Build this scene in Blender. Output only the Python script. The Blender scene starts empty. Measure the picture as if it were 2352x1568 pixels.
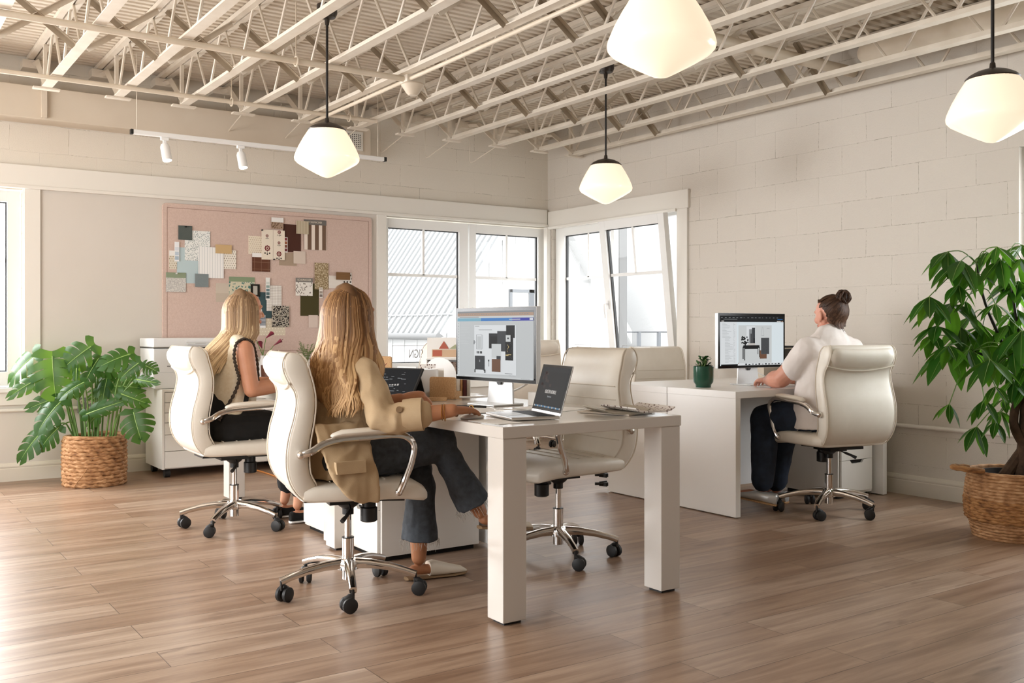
import bpy, bmesh, math, random
from mathutils import Vector, Matrix, Quaternion, noise as mnoise
R = math.radians
scene = bpy.context.scene
C = scene.collection
rnd = random.Random(11)

# ------------------------------------------------------------------ camera, sky, light, exposure
cd = bpy.data.cameras.new('camera'); cam = bpy.data.objects.new('camera', cd); C.objects.link(cam)
cd.sensor_width = 36.0; cd.lens = 34.255; cd.shift_y = -27.0/2352.0; cd.clip_end = 200
cam.location = (0, 0, 1.115); cam.rotation_euler = (R(90), 0, -R(34.47))
scene.camera = cam
vs = scene.view_settings
vs.view_transform = 'Standard'; vs.look = 'None'; vs.gamma = 1.0; vs.use_curve_mapping = False
vs.exposure = 0.38
scene.cycles.use_denoising = True
scene.cycles.max_bounces = 9; scene.cycles.diffuse_bounces = 5; scene.cycles.glossy_bounces = 4
scene.cycles.transparent_max_bounces = 12; scene.cycles.transmission_bounces = 6
scene.cycles.sample_clamp_indirect = 6.0
w = bpy.data.worlds.new('sky'); scene.world = w; w.use_nodes = True
w.node_tree.nodes['Background'].inputs[0].default_value = (0.98, 0.99, 1.0, 1)
w.node_tree.nodes['Background'].inputs[1].default_value = 4.2

def area(name, loc, rot, sx, sy, power, col):
    l = bpy.data.lights.new(name, 'AREA'); l.shape = 'RECTANGLE'; l.size = sx; l.size_y = sy
    l.energy = power; l.color = col
    o = bpy.data.objects.new(name, l); C.objects.link(o); o.location = loc; o.rotation_euler = rot
    return o
# daylight entering by the windows of the side the camera cannot see
area('daylight_side_windows', (-2.75, 3.9, 1.55), (0, -R(90), 0), 1.8, 4.4, 92, (0.985, 0.99, 1.0))
area('daylight_back_windows', (-0.8, 8.35, 1.45), (-R(90), 0, 0), 3.1, 1.5, 310, (0.985, 0.99, 1.0))
area('daylight_corner_window', (5.99, 2.38, 1.55), (0, R(90), 0), 1.3, 1.4, 26, (0.93, 0.97, 1.0))

# ------------------------------------------------------------------ materials
def lin(c):
    if isinstance(c, str):
        c = [int(c[i:i+2], 16)/255 for i in (0, 2, 4)]
        c = [x/12.92 if x <= .04045 else ((x+.055)/1.055)**2.4 for x in c]
    return (c[0], c[1], c[2], 1)
MATS = {}
class NT:
    def __init__(s, name):
        s.m = bpy.data.materials.new(name); s.m.use_nodes = True
        s.t = s.m.node_tree; s.b = s.t.nodes['Principled BSDF']; s.out = s.t.nodes['Material Output']
        MATS[name] = s.m
    def n(s, typ, **kw):
        n = s.t.nodes.new(typ)
        for k, v in kw.items(): setattr(n, k, v)
        return n
    def l(s, a, b): s.t.links.new(a, b)
    def val(s, node, **kw):
        for k, v in kw.items(): node.inputs[k.replace('_', ' ')].default_value = v
        return node
    def coords(s, kind='Object', scale=(1, 1, 1), rot=(0, 0, 0)):
        tc = s.n('ShaderNodeTexCoord'); mp = s.n('ShaderNodeMapping')
        mp.inputs['Scale'].default_value = scale; mp.inputs['Rotation'].default_value = rot
        s.l(tc.outputs[kind], mp.inputs['Vector']); return mp.outputs['Vector']
    def noise(s, vec, scale, detail=3, rough=.5):
        n = s.n('ShaderNodeTexNoise'); n.inputs['Scale'].default_value = scale; n.inputs['Detail'].default_value = detail
        n.inputs['Roughness'].default_value = rough; s.l(vec, n.inputs['Vector']); return n
    def ramp(s, fac, stops):
        r = s.n('ShaderNodeValToRGB'); e = r.color_ramp.elements
        while len(e) > 1: e.remove(e[-1])
        e[0].position = stops[0][0]; e[0].color = lin(stops[0][1])
        for p, c in stops[1:]:
            x = e.new(p); x.color = lin(c)
        s.l(fac, r.inputs['Fac']); return r.outputs['Color']
    def mix(s, fac, a, b, blend='MIX'):
        m = s.n('ShaderNodeMix', data_type='RGBA', blend_type=blend)
        for i, v in ((0, fac), (6, a), (7, b)):
            if hasattr(v, 'type') and hasattr(v, 'links'): s.l(v, m.inputs[i])
            elif i: m.inputs[i].default_value = lin(v)
            else: m.inputs[i].default_value = v
        return m.outputs[2]
    def math(s, op, a, b=None):
        m = s.n('ShaderNodeMath', operation=op)
        for i, v in ((0, a), (1, b)):
            if v is None: continue
            if hasattr(v, 'links'): s.l(v, m.inputs[i])
            else: m.inputs[i].default_value = v
        return m.outputs[0]
    def bump(s, height, strength=.3, dist=.002):
        b = s.n('ShaderNodeBump'); b.inputs['Strength'].default_value = strength; b.inputs['Distance'].default_value = dist
        s.l(height, b.inputs['Height']); s.l(b.outputs['Normal'], s.b.inputs['Normal'])
    def base(s, col, rough=.5, metal=0.0, spec=.5):
        if hasattr(col, 'links'): s.l(col, s.b.inputs['Base Color'])
        else: s.b.inputs['Base Color'].default_value = lin(col)
        s.b.inputs['Roughness'].default_value = rough; s.b.inputs['Metallic'].default_value = metal
        s.b.inputs['Specular IOR Level'].default_value = spec
        return s

def simple(name, col, rough=.5, metal=0., var=None, vs=8, bump=0, bs=60, spec=.5, bd=.002):
    t = NT(name)
    if var or bump: v = t.coords()
    if var:
        nz = t.noise(v, vs); t.base(t.ramp(nz.outputs['Fac'], ((.3, col), (.7, var))), rough, metal, spec)
    else: t.base(col, rough, metal, spec)
    if bump:
        t.bump(t.noise(v, bs, 4).outputs['Fac'], bump, bd)
    return t.m
def emis(name, col, strength, rough=.25):
    t = NT(name); t.base('000000' if strength > .3 else col, .55, 0, .12)
    t.b.inputs['Emission Color'].default_value = lin(col); t.b.inputs['Emission Strength'].default_value = strength
    return t.m

# walls: painted concrete block laid in running bond
def block_mat(name, axis, ca, cb):
    t = NT(name); tc = t.n('ShaderNodeTexCoord'); sp = t.n('ShaderNodeSeparateXYZ'); t.l(tc.outputs['Object'], sp.inputs[0])
    cb_ = t.n('ShaderNodeCombineXYZ'); t.l(sp.outputs[axis], cb_.inputs[0]); t.l(sp.outputs['Z'], cb_.inputs[1])
    wob = t.noise(tc.outputs['Object'], 5, 3); sub = t.n('ShaderNodeVectorMath', operation='SUBTRACT'); sub.inputs[1].default_value = (.5, .5, .5)
    t.l(wob.outputs['Color'], sub.inputs[0]); scl = t.n('ShaderNodeVectorMath', operation='SCALE'); scl.inputs['Scale'].default_value = .014
    t.l(sub.outputs[0], scl.inputs[0]); ad = t.n('ShaderNodeVectorMath', operation='ADD'); t.l(cb_.outputs[0], ad.inputs[0]); t.l(scl.outputs[0], ad.inputs[1])
    br = t.n('ShaderNodeTexBrick'); t.l(ad.outputs[0], br.inputs['Vector'])
    t.val(br, Scale=1.0, Mortar_Size=.0022, Mortar_Smooth=.6, Bias=0.0, Brick_Width=.405, Row_Height=.2035)
    br.inputs['Color1'].default_value = lin(ca); br.inputs['Color2'].default_value = lin(cb); br.inputs['Mortar'].default_value = lin(ca)
    br.offset = .5
    pit = t.noise(tc.outputs['Object'], 150, 3, .6); big = t.noise(tc.outputs['Object'], 2.2, 4)
    hole = t.noise(tc.outputs['Object'], 38, 4, .7)
    gap = t.noise(tc.outputs['Object'], 3.1, 3)
    crack = t.math('MULTIPLY', br.outputs['Fac'], t.math('GREATER_THAN', t.math('MULTIPLY', hole.outputs['Fac'], gap.outputs['Fac']), .285))
    col = t.mix(t.math('MULTIPLY', crack, .55), br.outputs['Color'], '8a7d69')
    speck = t.math('LESS_THAN', hole.outputs['Fac'], .265)
    col = t.mix(t.math('MULTIPLY', speck, .45), col, '8d8069')
    t.base(col, .82, 0, .25)
    h = t.math('SUBTRACT', t.math('MULTIPLY', pit.outputs['Fac'], .42), t.math('MULTIPLY', br.outputs['Fac'], .38))
    h = t.math('ADD', h, t.math('MULTIPLY', big.outputs['Fac'], .5))
    h = t.math('SUBTRACT', h, t.math('MULTIPLY', speck, .5))
    t.bump(h, .65, .007); return t.m
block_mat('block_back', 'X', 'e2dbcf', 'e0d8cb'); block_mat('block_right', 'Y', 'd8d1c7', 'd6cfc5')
simple('wall_paint', 'd8d2ca', .6, 0, 'd4cdc4', 1.5, .06, 90)
simple('wall_shade', '9c9488', .7)  # unseen wall: dark of the deeper room put into its colour, less bounce
simple('trim_paint', 'e9e5dd', .42, 0, None, 1, .03, 60)
simple('baseboard_paint', 'dcd5c8', .45)
simple('steel_paint', 'ded5c7', .5, 0, 'd3c8b8', 9, .25, 70)
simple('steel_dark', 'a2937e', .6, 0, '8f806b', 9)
simple('pipe_paint', 'dccfbd', .5, 0, 'cfc2ae', 6)
simple('duct_paint', 'd6cab9', .6, 0, 'cfc2b0', 2.5)
simple('vinyl', 'eeeeec', .3); simple('gasket', '2a2b2c', .5)
simple('pvc_grey', '8b8d8c', .5)
def wood_floor():
    t = NT('floor_wood'); v = t.coords('Object')
    br = t.n('ShaderNodeTexBrick'); t.l(v, br.inputs['Vector'])
    t.val(br, Scale=1.0, Mortar_Size=.0016, Mortar_Smooth=.1, Bias=0.0, Brick_Width=1.42, Row_Height=.183)
    br.offset = .37; br.offset_frequency = 2
    br.inputs['Color1'].default_value = (0, 0, 0, 1); br.inputs['Color2'].default_value = (1, 1, 1, 1); br.inputs['Mortar'].default_value = (.5, .5, .5, 1)
    rv = t.n('ShaderNodeSeparateColor'); t.l(br.outputs['Color'], rv.inputs[0]); r = rv.outputs[0]
    off = t.n('ShaderNodeCombineXYZ'); t.l(t.math('MULTIPLY', r, 37.0), off.inputs[0]); t.l(t.math('MULTIPLY', r, 11.0), off.inputs[2])
    ad = t.n('ShaderNodeVectorMath', operation='ADD'); t.l(v, ad.inputs[0]); t.l(off.outputs[0], ad.inputs[1])
    mp = t.n('ShaderNodeMapping'); mp.inputs['Scale'].default_value = (.9, 11, 1); t.l(ad.outputs[0], mp.inputs[0])
    n1 = t.noise(mp.outputs[0], 1.7, 6, .62); n1.inputs['Distortion'].default_value = .6
    mp2 = t.n('ShaderNodeMapping'); mp2.inputs['Scale'].default_value = (2.5, 90, 1); t.l(ad.outputs[0], mp2.inputs[0])
    n2 = t.noise(mp2.outputs[0], 2.0, 4, .6)
    mp3 = t.n('ShaderNodeMapping'); mp3.inputs['Scale'].default_value = (4, 14, 1); t.l(ad.outputs[0], mp3.inputs[0])
    kn = t.noise(mp3.outputs[0], 1.0, 3, .5)
    col = t.ramp(n1.outputs['Fac'], ((.25, '826c5b'), (.42, 'a08875'), (.56, 'b49e8a'), (.75, 'cbb6a3')))
    col = t.mix(t.math('MULTIPLY', n2.outputs['Fac'], .42), col, '735a47')
    knot = t.ramp(kn.outputs['Fac'], ((.66, '000000'), (.76, 'ffffff')))
    sk = t.n('ShaderNodeSeparateColor'); t.l(knot, sk.inputs[0])
    col = t.mix(t.math('MULTIPLY', sk.outputs[0], .55), col, '573e2c')
    tint = t.ramp(r, ((0, 'ffffff'), (.5, 'efe6de'), (1, 'ddd0c6')))
    col = t.mix(1.0, col, tint, 'MULTIPLY')
    col = t.mix(t.math('MULTIPLY', br.outputs['Fac'], .75), col, '3c2a1e')
    t.base(col, .36, 0, .45)
    rr = t.math('ADD', t.math('MULTIPLY', n1.outputs['Fac'], .16), .26); t.l(rr, t.b.inputs['Roughness'])
    h = t.math('SUBTRACT', t.math('MULTIPLY', n2.outputs['Fac'], .25), br.outputs['Fac'])
    t.bump(h, .25, .002)
wood_floor()
def deck():
    t = NT('deck_metal'); v = t.coords('Object')
    n1 = t.noise(t.coords('Object', (1, .6, 1)), 1.6, 5, .6); n2 = t.noise(t.coords('Object', (3, 22, 1)), 1.5, 3)
    col = t.ramp(n1.outputs['Fac'], ((.3, 'd8cebf'), (.6, 'd1c5b4'), (.75, 'c5b7a4')))
    d = t.ramp(n2.outputs['Fac'], ((.70, '000000'), (.74, 'ffffff'))); sd = t.n('ShaderNodeSeparateColor'); t.l(d, sd.inputs[0])
    col = t.mix(t.math('MULTIPLY', sd.outputs[0], .35), col, '7d6c58')
    t.base(col, .6); t.bump(n1.outputs['Fac'], .2, .004)
deck()
simple('white_gloss', 'd6d0c8', .12, 0, None, 1, 0, 60, .6)
simple('white_satin', 'f7f6f4', .3); simple('white_plastic', 'f0f0ef', .35); simple('printer_white', 'e6e7e8', .4); simple('printer_grey', 'c9cccf', .4)
simple('cabinet_white', 'eae7e1', .35); simple('seam_dark', '4a443c', .8); simple('shadow_gap', '15110d', .9)
simple('leather', 'ece6da', .38, 0, 'e7e0d3', 12, .10, 160); simple('leather_seam', 'd8cebe', .6); simple('leather_shaded', 'ddd0bd', .42, 0, 'd6c8b4', 10, .1, 160)  # last leather has side shade mixed into its colour, unused
t = NT('chrome'); t.base((.78, .76, .74), .09, 1.0)
t = NT('brushed_alu'); t.base((.80, .80, .80), .28, 1.0)
simple('alu_paint', 'd9dbdc', .3, .3); simple('black_plastic', '141414', .42); simple('black_rubber', '1d1d1e', .55); simple('black_metal', '1b1715', .45); simple('bronze_cap', '3a332e', .35, .4)
simple('label_paper', 'c9c2b6', .7)
t = NT('glass'); gl = t.n('ShaderNodeBsdfGlossy'); gl.inputs['Roughness'].default_value = 0.02; tr = t.n('ShaderNodeBsdfTransparent'); mx = t.n('ShaderNodeMixShader'); mx.inputs[0].default_value = .045
t.l(tr.outputs[0], mx.inputs[1]); t.l(gl.outputs[0], mx.inputs[2]); t.l(mx.outputs[0], t.out.inputs[0])
t = NT('opal_glass'); t.base('f6e6cf', .18, 0, .6); t.b.inputs['Emission Color'].default_value = lin('ffe6ca'); t.b.inputs['Emission Strength'].default_value = .62
emis('spot_lens', 'fff0d8', 9.0)
simple('cork', 'd3ac80', .8, 0, 'ba8f62', 160, .3, 220)
simple('felt_pink', 'd6bfb4', .95, 0, 'ccb3a7', 110, .25, 300); simple('felt_groove', '9c7f72', .95)
simple('plan_paper', 'f2f1ee', .7); simple('paper_white', 'f4f2ee', .7); simple('paper_cream', 'e6dccb', .8)
simple('ink_dark', '3b352f', .7); simple('ink_grey', '8a857e', .7)
simple('denim_grey', '30343a', .85, 0, '42484e', 40, .3, 260); simple('denim_fade', '3c444b', .85, 0, '4a535b', 30, .3, 260); simple('denim_blue', '1d2738', .85, 0, '2a374c', 18, .3, 260); simple('denim_thread', 'a9a49b', .9)
simple('linen', 'c3aa87', .85, 0, 'b59b78', 9, .3, 320); simple('linen_dark', '8c7152', .85)
simple('black_cloth', '0f0e0e', .9, 0, '1a1918', 9, .2, 90); simple('knit_cream', 'f0e5cf', .95, 0, 'e6d8bd', 60, .6, 240); simple('trim_brown', '3a3028', .9, 0, '4a3e33', 60, .5, 260)
simple('tee_white', 'ece6e2', .85, 0, 'e3dbd6', 10, .25, 200)
def skin(name, a, b):
    t = NT(name); v = t.coords(); n1 = t.noise(v, 9, 4)
    t.base(t.ramp(n1.outputs['Fac'], ((.3, a), (.7, b))), .48, 0, .4)
    t.b.inputs['Subsurface Weight'].default_value = .08; t.b.inputs['Subsurface Radius'].default_value = (.02, .008, .004); t.b.inputs['Subsurface Scale'].default_value = .3
skin('skin_tan', 'b8825f', 'ab7351'); skin('skin_fair', 'd39b7c', 'c98c6c'); skin('skin_rosy', 'd9a08a', 'cf9079')
simple('nail', 'ead0c4', .25); simple('lip', 'b4685c', .4); simple('gold', 'c99a4a', .25, 1.0); simple('eye_white', 'efeae4', .2); simple('iris', '3a2a1e', .2)
def hair(name, dark, mid, light, z0, z1, along=1.0):
    t = NT(name); tc = t.n('ShaderNodeTexCoord'); sp = t.n('ShaderNodeSeparateXYZ'); t.l(tc.outputs['Object'], sp.inputs[0])
    mr = t.n('ShaderNodeMapRange'); mr.inputs['From Min'].default_value = z1; mr.inputs['From Max'].default_value = z0; t.l(sp.outputs['Z'], mr.inputs['Value'])
    at = t.n('ShaderNodeAttribute'); at.attribute_name = 'tone'
    n1 = t.noise(t.coords('Object', (26, 26, 3)), 1.0, 3)
    f = t.math('ADD', t.math('MULTIPLY', mr.outputs[0], .60), t.math('MULTIPLY', at.outputs['Fac'], .46))
    f = t.math('ADD', f, t.math('MULTIPLY', t.math('SUBTRACT', n1.outputs['Fac'], .5), .35))
    t.base(t.ramp(f, ((.08, dark), (.42, mid), (.85, light))), .55, 0, .3)
    t.b.inputs['Anisotropic'].default_value = .4
hair('hair_honey', '5f4127', '946c44', 'd2ac7c', .78, 1.30); hair('hair_blonde', '6f553d', 'a98a68', 'e6cda4', .84, 1.34); hair('hair_brown', '2d1e15', '4a3325', '6f5240', 1.0, 1.36)
def leafmat(name, a, b, c):
    t = NT(name); at = t.n('ShaderNodeAttribute'); at.attribute_name = 'tone'
    nz = t.noise(t.coords(), 14, 3); f = t.math('ADD', at.outputs['Fac'], t.math('MULTIPLY', t.math('SUBTRACT', nz.outputs['Fac'], .5), .3))
    t.base(t.ramp(f, ((.1, a), (.5, b), (.95, c))), .4, 0, .3)
    tl = t.n('ShaderNodeBsdfTranslucent'); tl.inputs[0].default_value = lin(c); mx = t.n('ShaderNodeMixShader'); mx.inputs[0].default_value = .28
    t.l(t.b.outputs[0], mx.inputs[1]); t.l(tl.outputs[0], mx.inputs[2]); t.l(mx.outputs[0], t.out.inputs[0])
leafmat('monstera_leaf', '1d4a1a', '3a7d27', '98c146'); leafmat('pachira_leaf', '14360f', '265c1c', '6aa52a'); simple('stem_green', '5c7f3c', .5, 0, '6f9048', 6); simple('leaf_vein', '8fb05e', .5)
simple('bark', '5b4534', .9, 0, '3e2f24', 14, .8, 40, .3, .01); simple('soil', '2a2019', .95)
simple('zz_leaf', '1d4420', .3, 0, '2f5f2b', 20); simple('green_glaze', '1f4a3a', .12, 0, '2b5c48', 5, 0, 60, .6)
def basket(name, a, b, c, ring):
    t = NT(name); v = t.coords('Object'); n1 = t.noise(t.coords('Object', (30, 30, 90)), 1.0, 3); n2 = t.noise(v, 9, 3)
    t.base(t.ramp(t.math('ADD', t.math('MULTIPLY', n1.outputs['Fac'], .6), t.math('MULTIPLY', n2.outputs['Fac'], .4)), ((.35, a), (.5, b), (.65, c))), .75)
    t.bump(n1.outputs['Fac'], .7, .006)
basket('rush_tan', '7a5333', 'a97c52', 'c9a077', 1); basket('rush_brown', '6d4726', '9a6a3c', 'b98a57', 1)
# outside
simple('siding', 'b0b1b1', .7); simple('roof_metal', 'b3b4b4', .5); simple('roof_rib', '87898a', .6); simple('outside_grey', '5b5f63', .6); simple('outside_window', '3a3f45', .3); simple('ground_pale', '8d8d8b', .9); simple('pier_grey', '696a6a', .7); simple('rail_dark', '33373b', .5)
simple('brown_leather', '5c3728', .5, 0, '6b4231', 20)
simple('lily', '6d1730', .35, 0, '8c2a45', 20); simple('fern_green', '6c7a45', .6); simple('black_pot', '1c1c1d', .35)
# ------------------------------------------------------------------ mesh building
V = Vector
def se(a, e):
    c = math.cos(a); s = math.sin(a)
    return (math.copysign(abs(c)**(2/e), c), math.copysign(abs(s)**(2/e), s))
class MB:
    def __init__(s): s.v = []; s.f = []; s.mi = []; s.names = []; s.tone = []
    def m(s, mat):
        if mat not in s.names: s.names.append(mat)
        return s.names.index(mat)
    def add(s, vs, fs, mat='white_plastic', tone=.5, M=None):
        b = len(s.v); k = s.m(mat)
        for p in vs:
            p = V(p); s.v.append(M @ p if M is not None else p); s.tone.append(tone)
        for f in fs: s.f.append([i+b for i in f]); s.mi.append(k)
        return s
    def box(s, c, size, mat='white_plastic', rz=0, M=None):
        x, y, z = [a/2 for a in size]; c = V(c)
        rot = Matrix.Rotation(rz, 3, 'Z')
        vs = [c + rot @ V((i*x, j*y, k*z)) for i in (-1, 1) for j in (-1, 1) for k in (-1, 1)]
        return s.add(vs, [(0, 1, 3, 2), (4, 6, 7, 5), (0, 4, 5, 1), (2, 3, 7, 6), (0, 2, 6, 4), (1, 5, 7, 3)], mat, M=M)
    def b2(s, lo, hi, mat='white_plastic'):
        return s.box([(a+b)/2 for a, b in zip(lo, hi)], [abs(b-a) for a, b in zip(lo, hi)], mat)
    def loft(s, rings, mat='white_plastic', caps=True, closed=False, tone=.5, M=None):
        n = len(rings[0]); vs = [p for r in rings for p in r]; fs = []
        k = len(rings)
        for i in range(k if closed else k-1):
            a = i*n; b = ((i+1) % k)*n
            for j in range(n):
                j2 = (j+1) % n; fs.append((a+j, a+j2, b+j2, b+j))
        if caps and not closed: fs.append(tuple(reversed(range(n)))); fs.append(tuple(range((k-1)*n, k*n)))
        return s.add(vs, fs, mat, tone, M)
    def tube(s, pts, r, n=8, mat='chrome', closed=False, tone=.5, flat=1.0, up=None, round_=False, e=2.0, M=None):
        pts = [V(p) for p in pts]; k = len(pts)
        rr = [r]*k if isinstance(r, (int, float)) else list(r)
        fl = [flat]*k if isinstance(flat, (int, float)) else list(flat)
        if round_ in ('end', 'start'):
            flip = round_ == 'start'
            if flip: pts = pts[::-1]; rr = rr[::-1]; fl = fl[::-1]
            d1 = (pts[-1]-pts[-2]).normalized(); a1 = pts[-1]; r1 = rr[-1]; f1 = fl[-1]
            post = [(a1+d1*r1*math.sin(t), r1*math.cos(t)) for t in (R(28), R(55), R(82))]
            pts = pts+[p for p, _ in post]; rr = rr+[q for _, q in post]; fl = fl+[f1]*3; k += 3
        elif round_:
            d0 = (pts[0]-pts[1]).normalized(); d1 = (pts[-1]-pts[-2]).normalized()
            a0, a1 = pts[0], pts[-1]; r0, r1 = rr[0], rr[-1]; f0, f1 = fl[0], fl[-1]
            pre = [(a0+d0*r0*math.sin(t), r0*math.cos(t)) for t in (R(82), R(55), R(28))]
            post = [(a1+d1*r1*math.sin(t), r1*math.cos(t)) for t in (R(28), R(55), R(82))]
            pts = [p for p, _ in pre]+pts+[p for p, _ in post]; rr = [q for _, q in pre]+rr+[q for _, q in post]
            fl = [f0]*3+fl+[f1]*3; k += 6
        rings = []; prev = None
        for i in range(k):
            if closed: d = pts[(i+1) % k]-pts[i-1]
            else: d = pts[min(i+1, k-1)]-pts[max(i-1, 0)]
            d.normalize()
            if prev is None:
                u = V(up) if up is not None else (V((0, 0, 1)) if abs(d.z) < .9 else V((1, 0, 0)))
            else: u = prev
            u = (u-d*u.dot(d))
            if u.length < 1e-6: u = d.orthogonal()
            u.normalize(); prev = u; sd = d.cross(u)
            ring = []
            for j in range(n):
                c, q = se(2*math.pi*j/n, e); ring.append(pts[i]+sd*rr[i]*c+u*rr[i]*fl[i]*q)
            rings.append(ring)
        return s.loft(rings, mat, caps=True, closed=closed, tone=tone, M=M)
    def cyl(s, p0, p1, r0, r1=None, n=20, mat='chrome', M=None): return s.tube([p0, p1], [r0, r0 if r1 is None else r1], n, mat, M=M)
    def lathe(s, prof, c=(0, 0, 0), n=32, mat='white_plastic', caps=True, tone=.5, M=None, sq=None):
        c = V(c); rings = []
        for r, z in prof:
            rings.append([c+V((r*math.cos(2*math.pi*j/n), r*math.sin(2*math.pi*j/n), z)) for j in range(n)])
        return s.loft(rings, mat, caps, tone=tone, M=M)
    def prism(s, poly, d, mat='white_plastic', M=None):
        n = len(poly); d = V(d); a = [V(p) for p in poly]
        return s.add(a+[p+d for p in a], [tuple(reversed(range(n))), tuple(range(n, 2*n))]+[(i, (i+1) % n, n+(i+1) % n, n+i) for i in range(n)], mat, M=M)
    def ball(s, c, r, n=16, m=10, mat='white_plastic', M=None, rot=None):
        r = (r, r, r) if isinstance(r, (int, float)) else r; c = V(c); rings = []
        for i in range(m+1):
            t = -math.pi/2+math.pi*(i+.02 if i == 0 else i-.02 if i == m else i)/m
            ring = []
            for j in range(n):
                p = V((r[0]*math.cos(t)*math.cos(2*math.pi*j/n), r[1]*math.cos(t)*math.sin(2*math.pi*j/n), r[2]*math.sin(t)))
                ring.append(c+(rot @ p if rot is not None else p))
            rings.append(ring)
        return s.loft(rings, mat, M=M)
    def rect(s, o, ux, uy, mat):   # flat quad, o corner
        o, ux, uy = V(o), V(ux), V(uy)
        return s.add([o, o+ux, o+ux+uy, o+uy], [(0, 1, 2, 3)], mat)
    def mesh(s, name):
        me = bpy.data.meshes.new(name); me.from_pydata([tuple(p) for p in s.v], [], s.f)
        for nme in s.names: me.materials.append(MATS[nme])
        me.polygons.foreach_set('material_index', s.mi)
        if len(set(s.tone)) > 1:
            a = me.attributes.new('tone', 'FLOAT', 'POINT'); a.data.foreach_set('value', s.tone)
        return me
    def build(s, name, parent=None, smooth=True, bevel=0, seg=2, ang=38, sub=0, kind=None, loc=None, rz=0):
        me = s.mesh(name)
        bm = bmesh.new(); bm.from_mesh(me); bmesh.ops.recalc_face_normals(bm, faces=bm.faces); bm.to_mesh(me); bm.free()
        if smooth:
            me.polygons.foreach_set('use_smooth', [True]*len(me.polygons)); me.set_sharp_from_angle(angle=R(ang))
        o = bpy.data.objects.new(name, me); C.objects.link(o)
        if parent is not None: o.parent = parent
        if loc is not None: o.location = loc
        if rz: o.rotation_euler = (0, 0, rz)
        if bevel:
            b = o.modifiers.new('edge', 'BEVEL'); b.width = bevel; b.segments = seg; b.limit_method = 'ANGLE'; b.angle_limit = R(40)
        if sub:
            b = o.modifiers.new('sub', 'SUBSURF'); b.levels = b.render_levels = sub
        if kind: o['kind'] = kind
        return o
def tag(o, label, cat, group=None):
    o['label'] = label; o['category'] = cat
    if group: o['group'] = group
    return o
def thing(name, label, cat, loc=(0, 0, 0), rz=0, group=None):
    o = bpy.data.objects.new(name, None); C.objects.link(o); o.empty_display_size = .1
    o.location = loc; o.rotation_euler = (0, 0, rz)
    return tag(o, label, cat, group)
def dup(root, loc, rz, label, group=None):
    r = root.copy(); C.objects.link(r); r.location = loc; r.rotation_euler = (0, 0, rz); r['label'] = label
    if group: r['group'] = group
    for ch in list(root.children):
        c = ch.copy(); C.objects.link(c); c.parent = r
        for g in list(ch.children):
            d = g.copy(); C.objects.link(d); d.parent = c
    return r
def struct(name, mb, parent=None, **kw):
    o = mb.build(name, parent, **kw); o['kind'] = 'structure'; return o
def bez(pts, n=8):                       # smooth curve through points (Catmull-Rom)
    pts = [V(p) for p in pts]; out = []
    for i in range(len(pts)-1):
        p0 = pts[max(i-1, 0)]; p1 = pts[i]; p2 = pts[i+1]; p3 = pts[min(i+2, len(pts)-1)]
        for k in range(n):
            t = k/n; out.append(.5*((2*p1)+(p2-p0)*t+(2*p0-5*p1+4*p2-p3)*t*t+(3*p1-p0-3*p2+p3)*t**3))
    return out+[pts[-1]]
def text_mesh(body, size, mat, parent, name, M, align='CENTER', ext=.0004, sx=1.0):
    cu = bpy.data.curves.new(name, 'FONT'); cu.body = body; cu.size = size; cu.align_x = align; cu.align_y = 'CENTER'; cu.extrude = ext; cu.resolution_u = 3
    o = bpy.data.objects.new(name, cu); C.objects.link(o)
    bpy.context.view_layer.update()
    me = bpy.data.meshes.new_from_object(o.evaluated_get(bpy.context.evaluated_depsgraph_get()))
    bpy.data.objects.remove(o); bpy.data.curves.remove(cu)
    me.materials.clear(); me.materials.append(MATS[mat])
    me.transform(M @ Matrix.Diagonal((sx, 1, 1, 1)))
    o = bpy.data.objects.new(name, me); C.objects.link(o); o.parent = parent
    return o
def frame3(o, x, y):                     # matrix whose local x,y lie along the given directions
    x = V(x).normalized(); y = V(y); y = (y-x*y.dot(x)).normalized(); z = x.cross(y)
    return Matrix(((x.x, y.x, z.x, o[0]), (x.y, y.y, z.y, o[1]), (x.z, y.z, z.z, o[2]), (0, 0, 0, 1)))
def fuse(name, mb, parent, voxel=.006, it=6, fold=0, fs=14):   # one continuous skin over overlapping forms
    me = mb.mesh(name); o = bpy.data.objects.new(name+'_form', me); C.objects.link(o)
    m = o.modifiers.new('r', 'REMESH'); m.mode = 'VOXEL'; m.voxel_size = voxel
    s = o.modifiers.new('s', 'SMOOTH'); s.factor = .5; s.iterations = it
    bpy.context.view_layer.update()
    nm = bpy.data.meshes.new_from_object(o.evaluated_get(bpy.context.evaluated_depsgraph_get()))
    bpy.data.objects.remove(o); bpy.data.meshes.remove(me)
    nm.name = name; nm.materials.clear(); nm.materials.append(MATS[mb.names[0]])
    if fold:                             # soft creases of cloth
        nv = [v.normal.copy() for v in nm.vertices]
        for v, n_ in zip(nm.vertices, nv):
            p = v.co; a = mnoise.noise((p.x*fs, p.y*fs, p.z*fs*.55)); b = mnoise.noise((p.x*fs*2.3+7, p.y*fs*2.3, p.z*fs*1.4))
            v.co = p+n_*fold*((1-abs(a)*2.2)*.8+b*.45-.3)
    nm.polygons.foreach_set('use_smooth', [True]*len(nm.polygons))
    o = bpy.data.objects.new(name, nm); C.objects.link(o)
    if parent is not None: o.parent = parent
    return o
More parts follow.
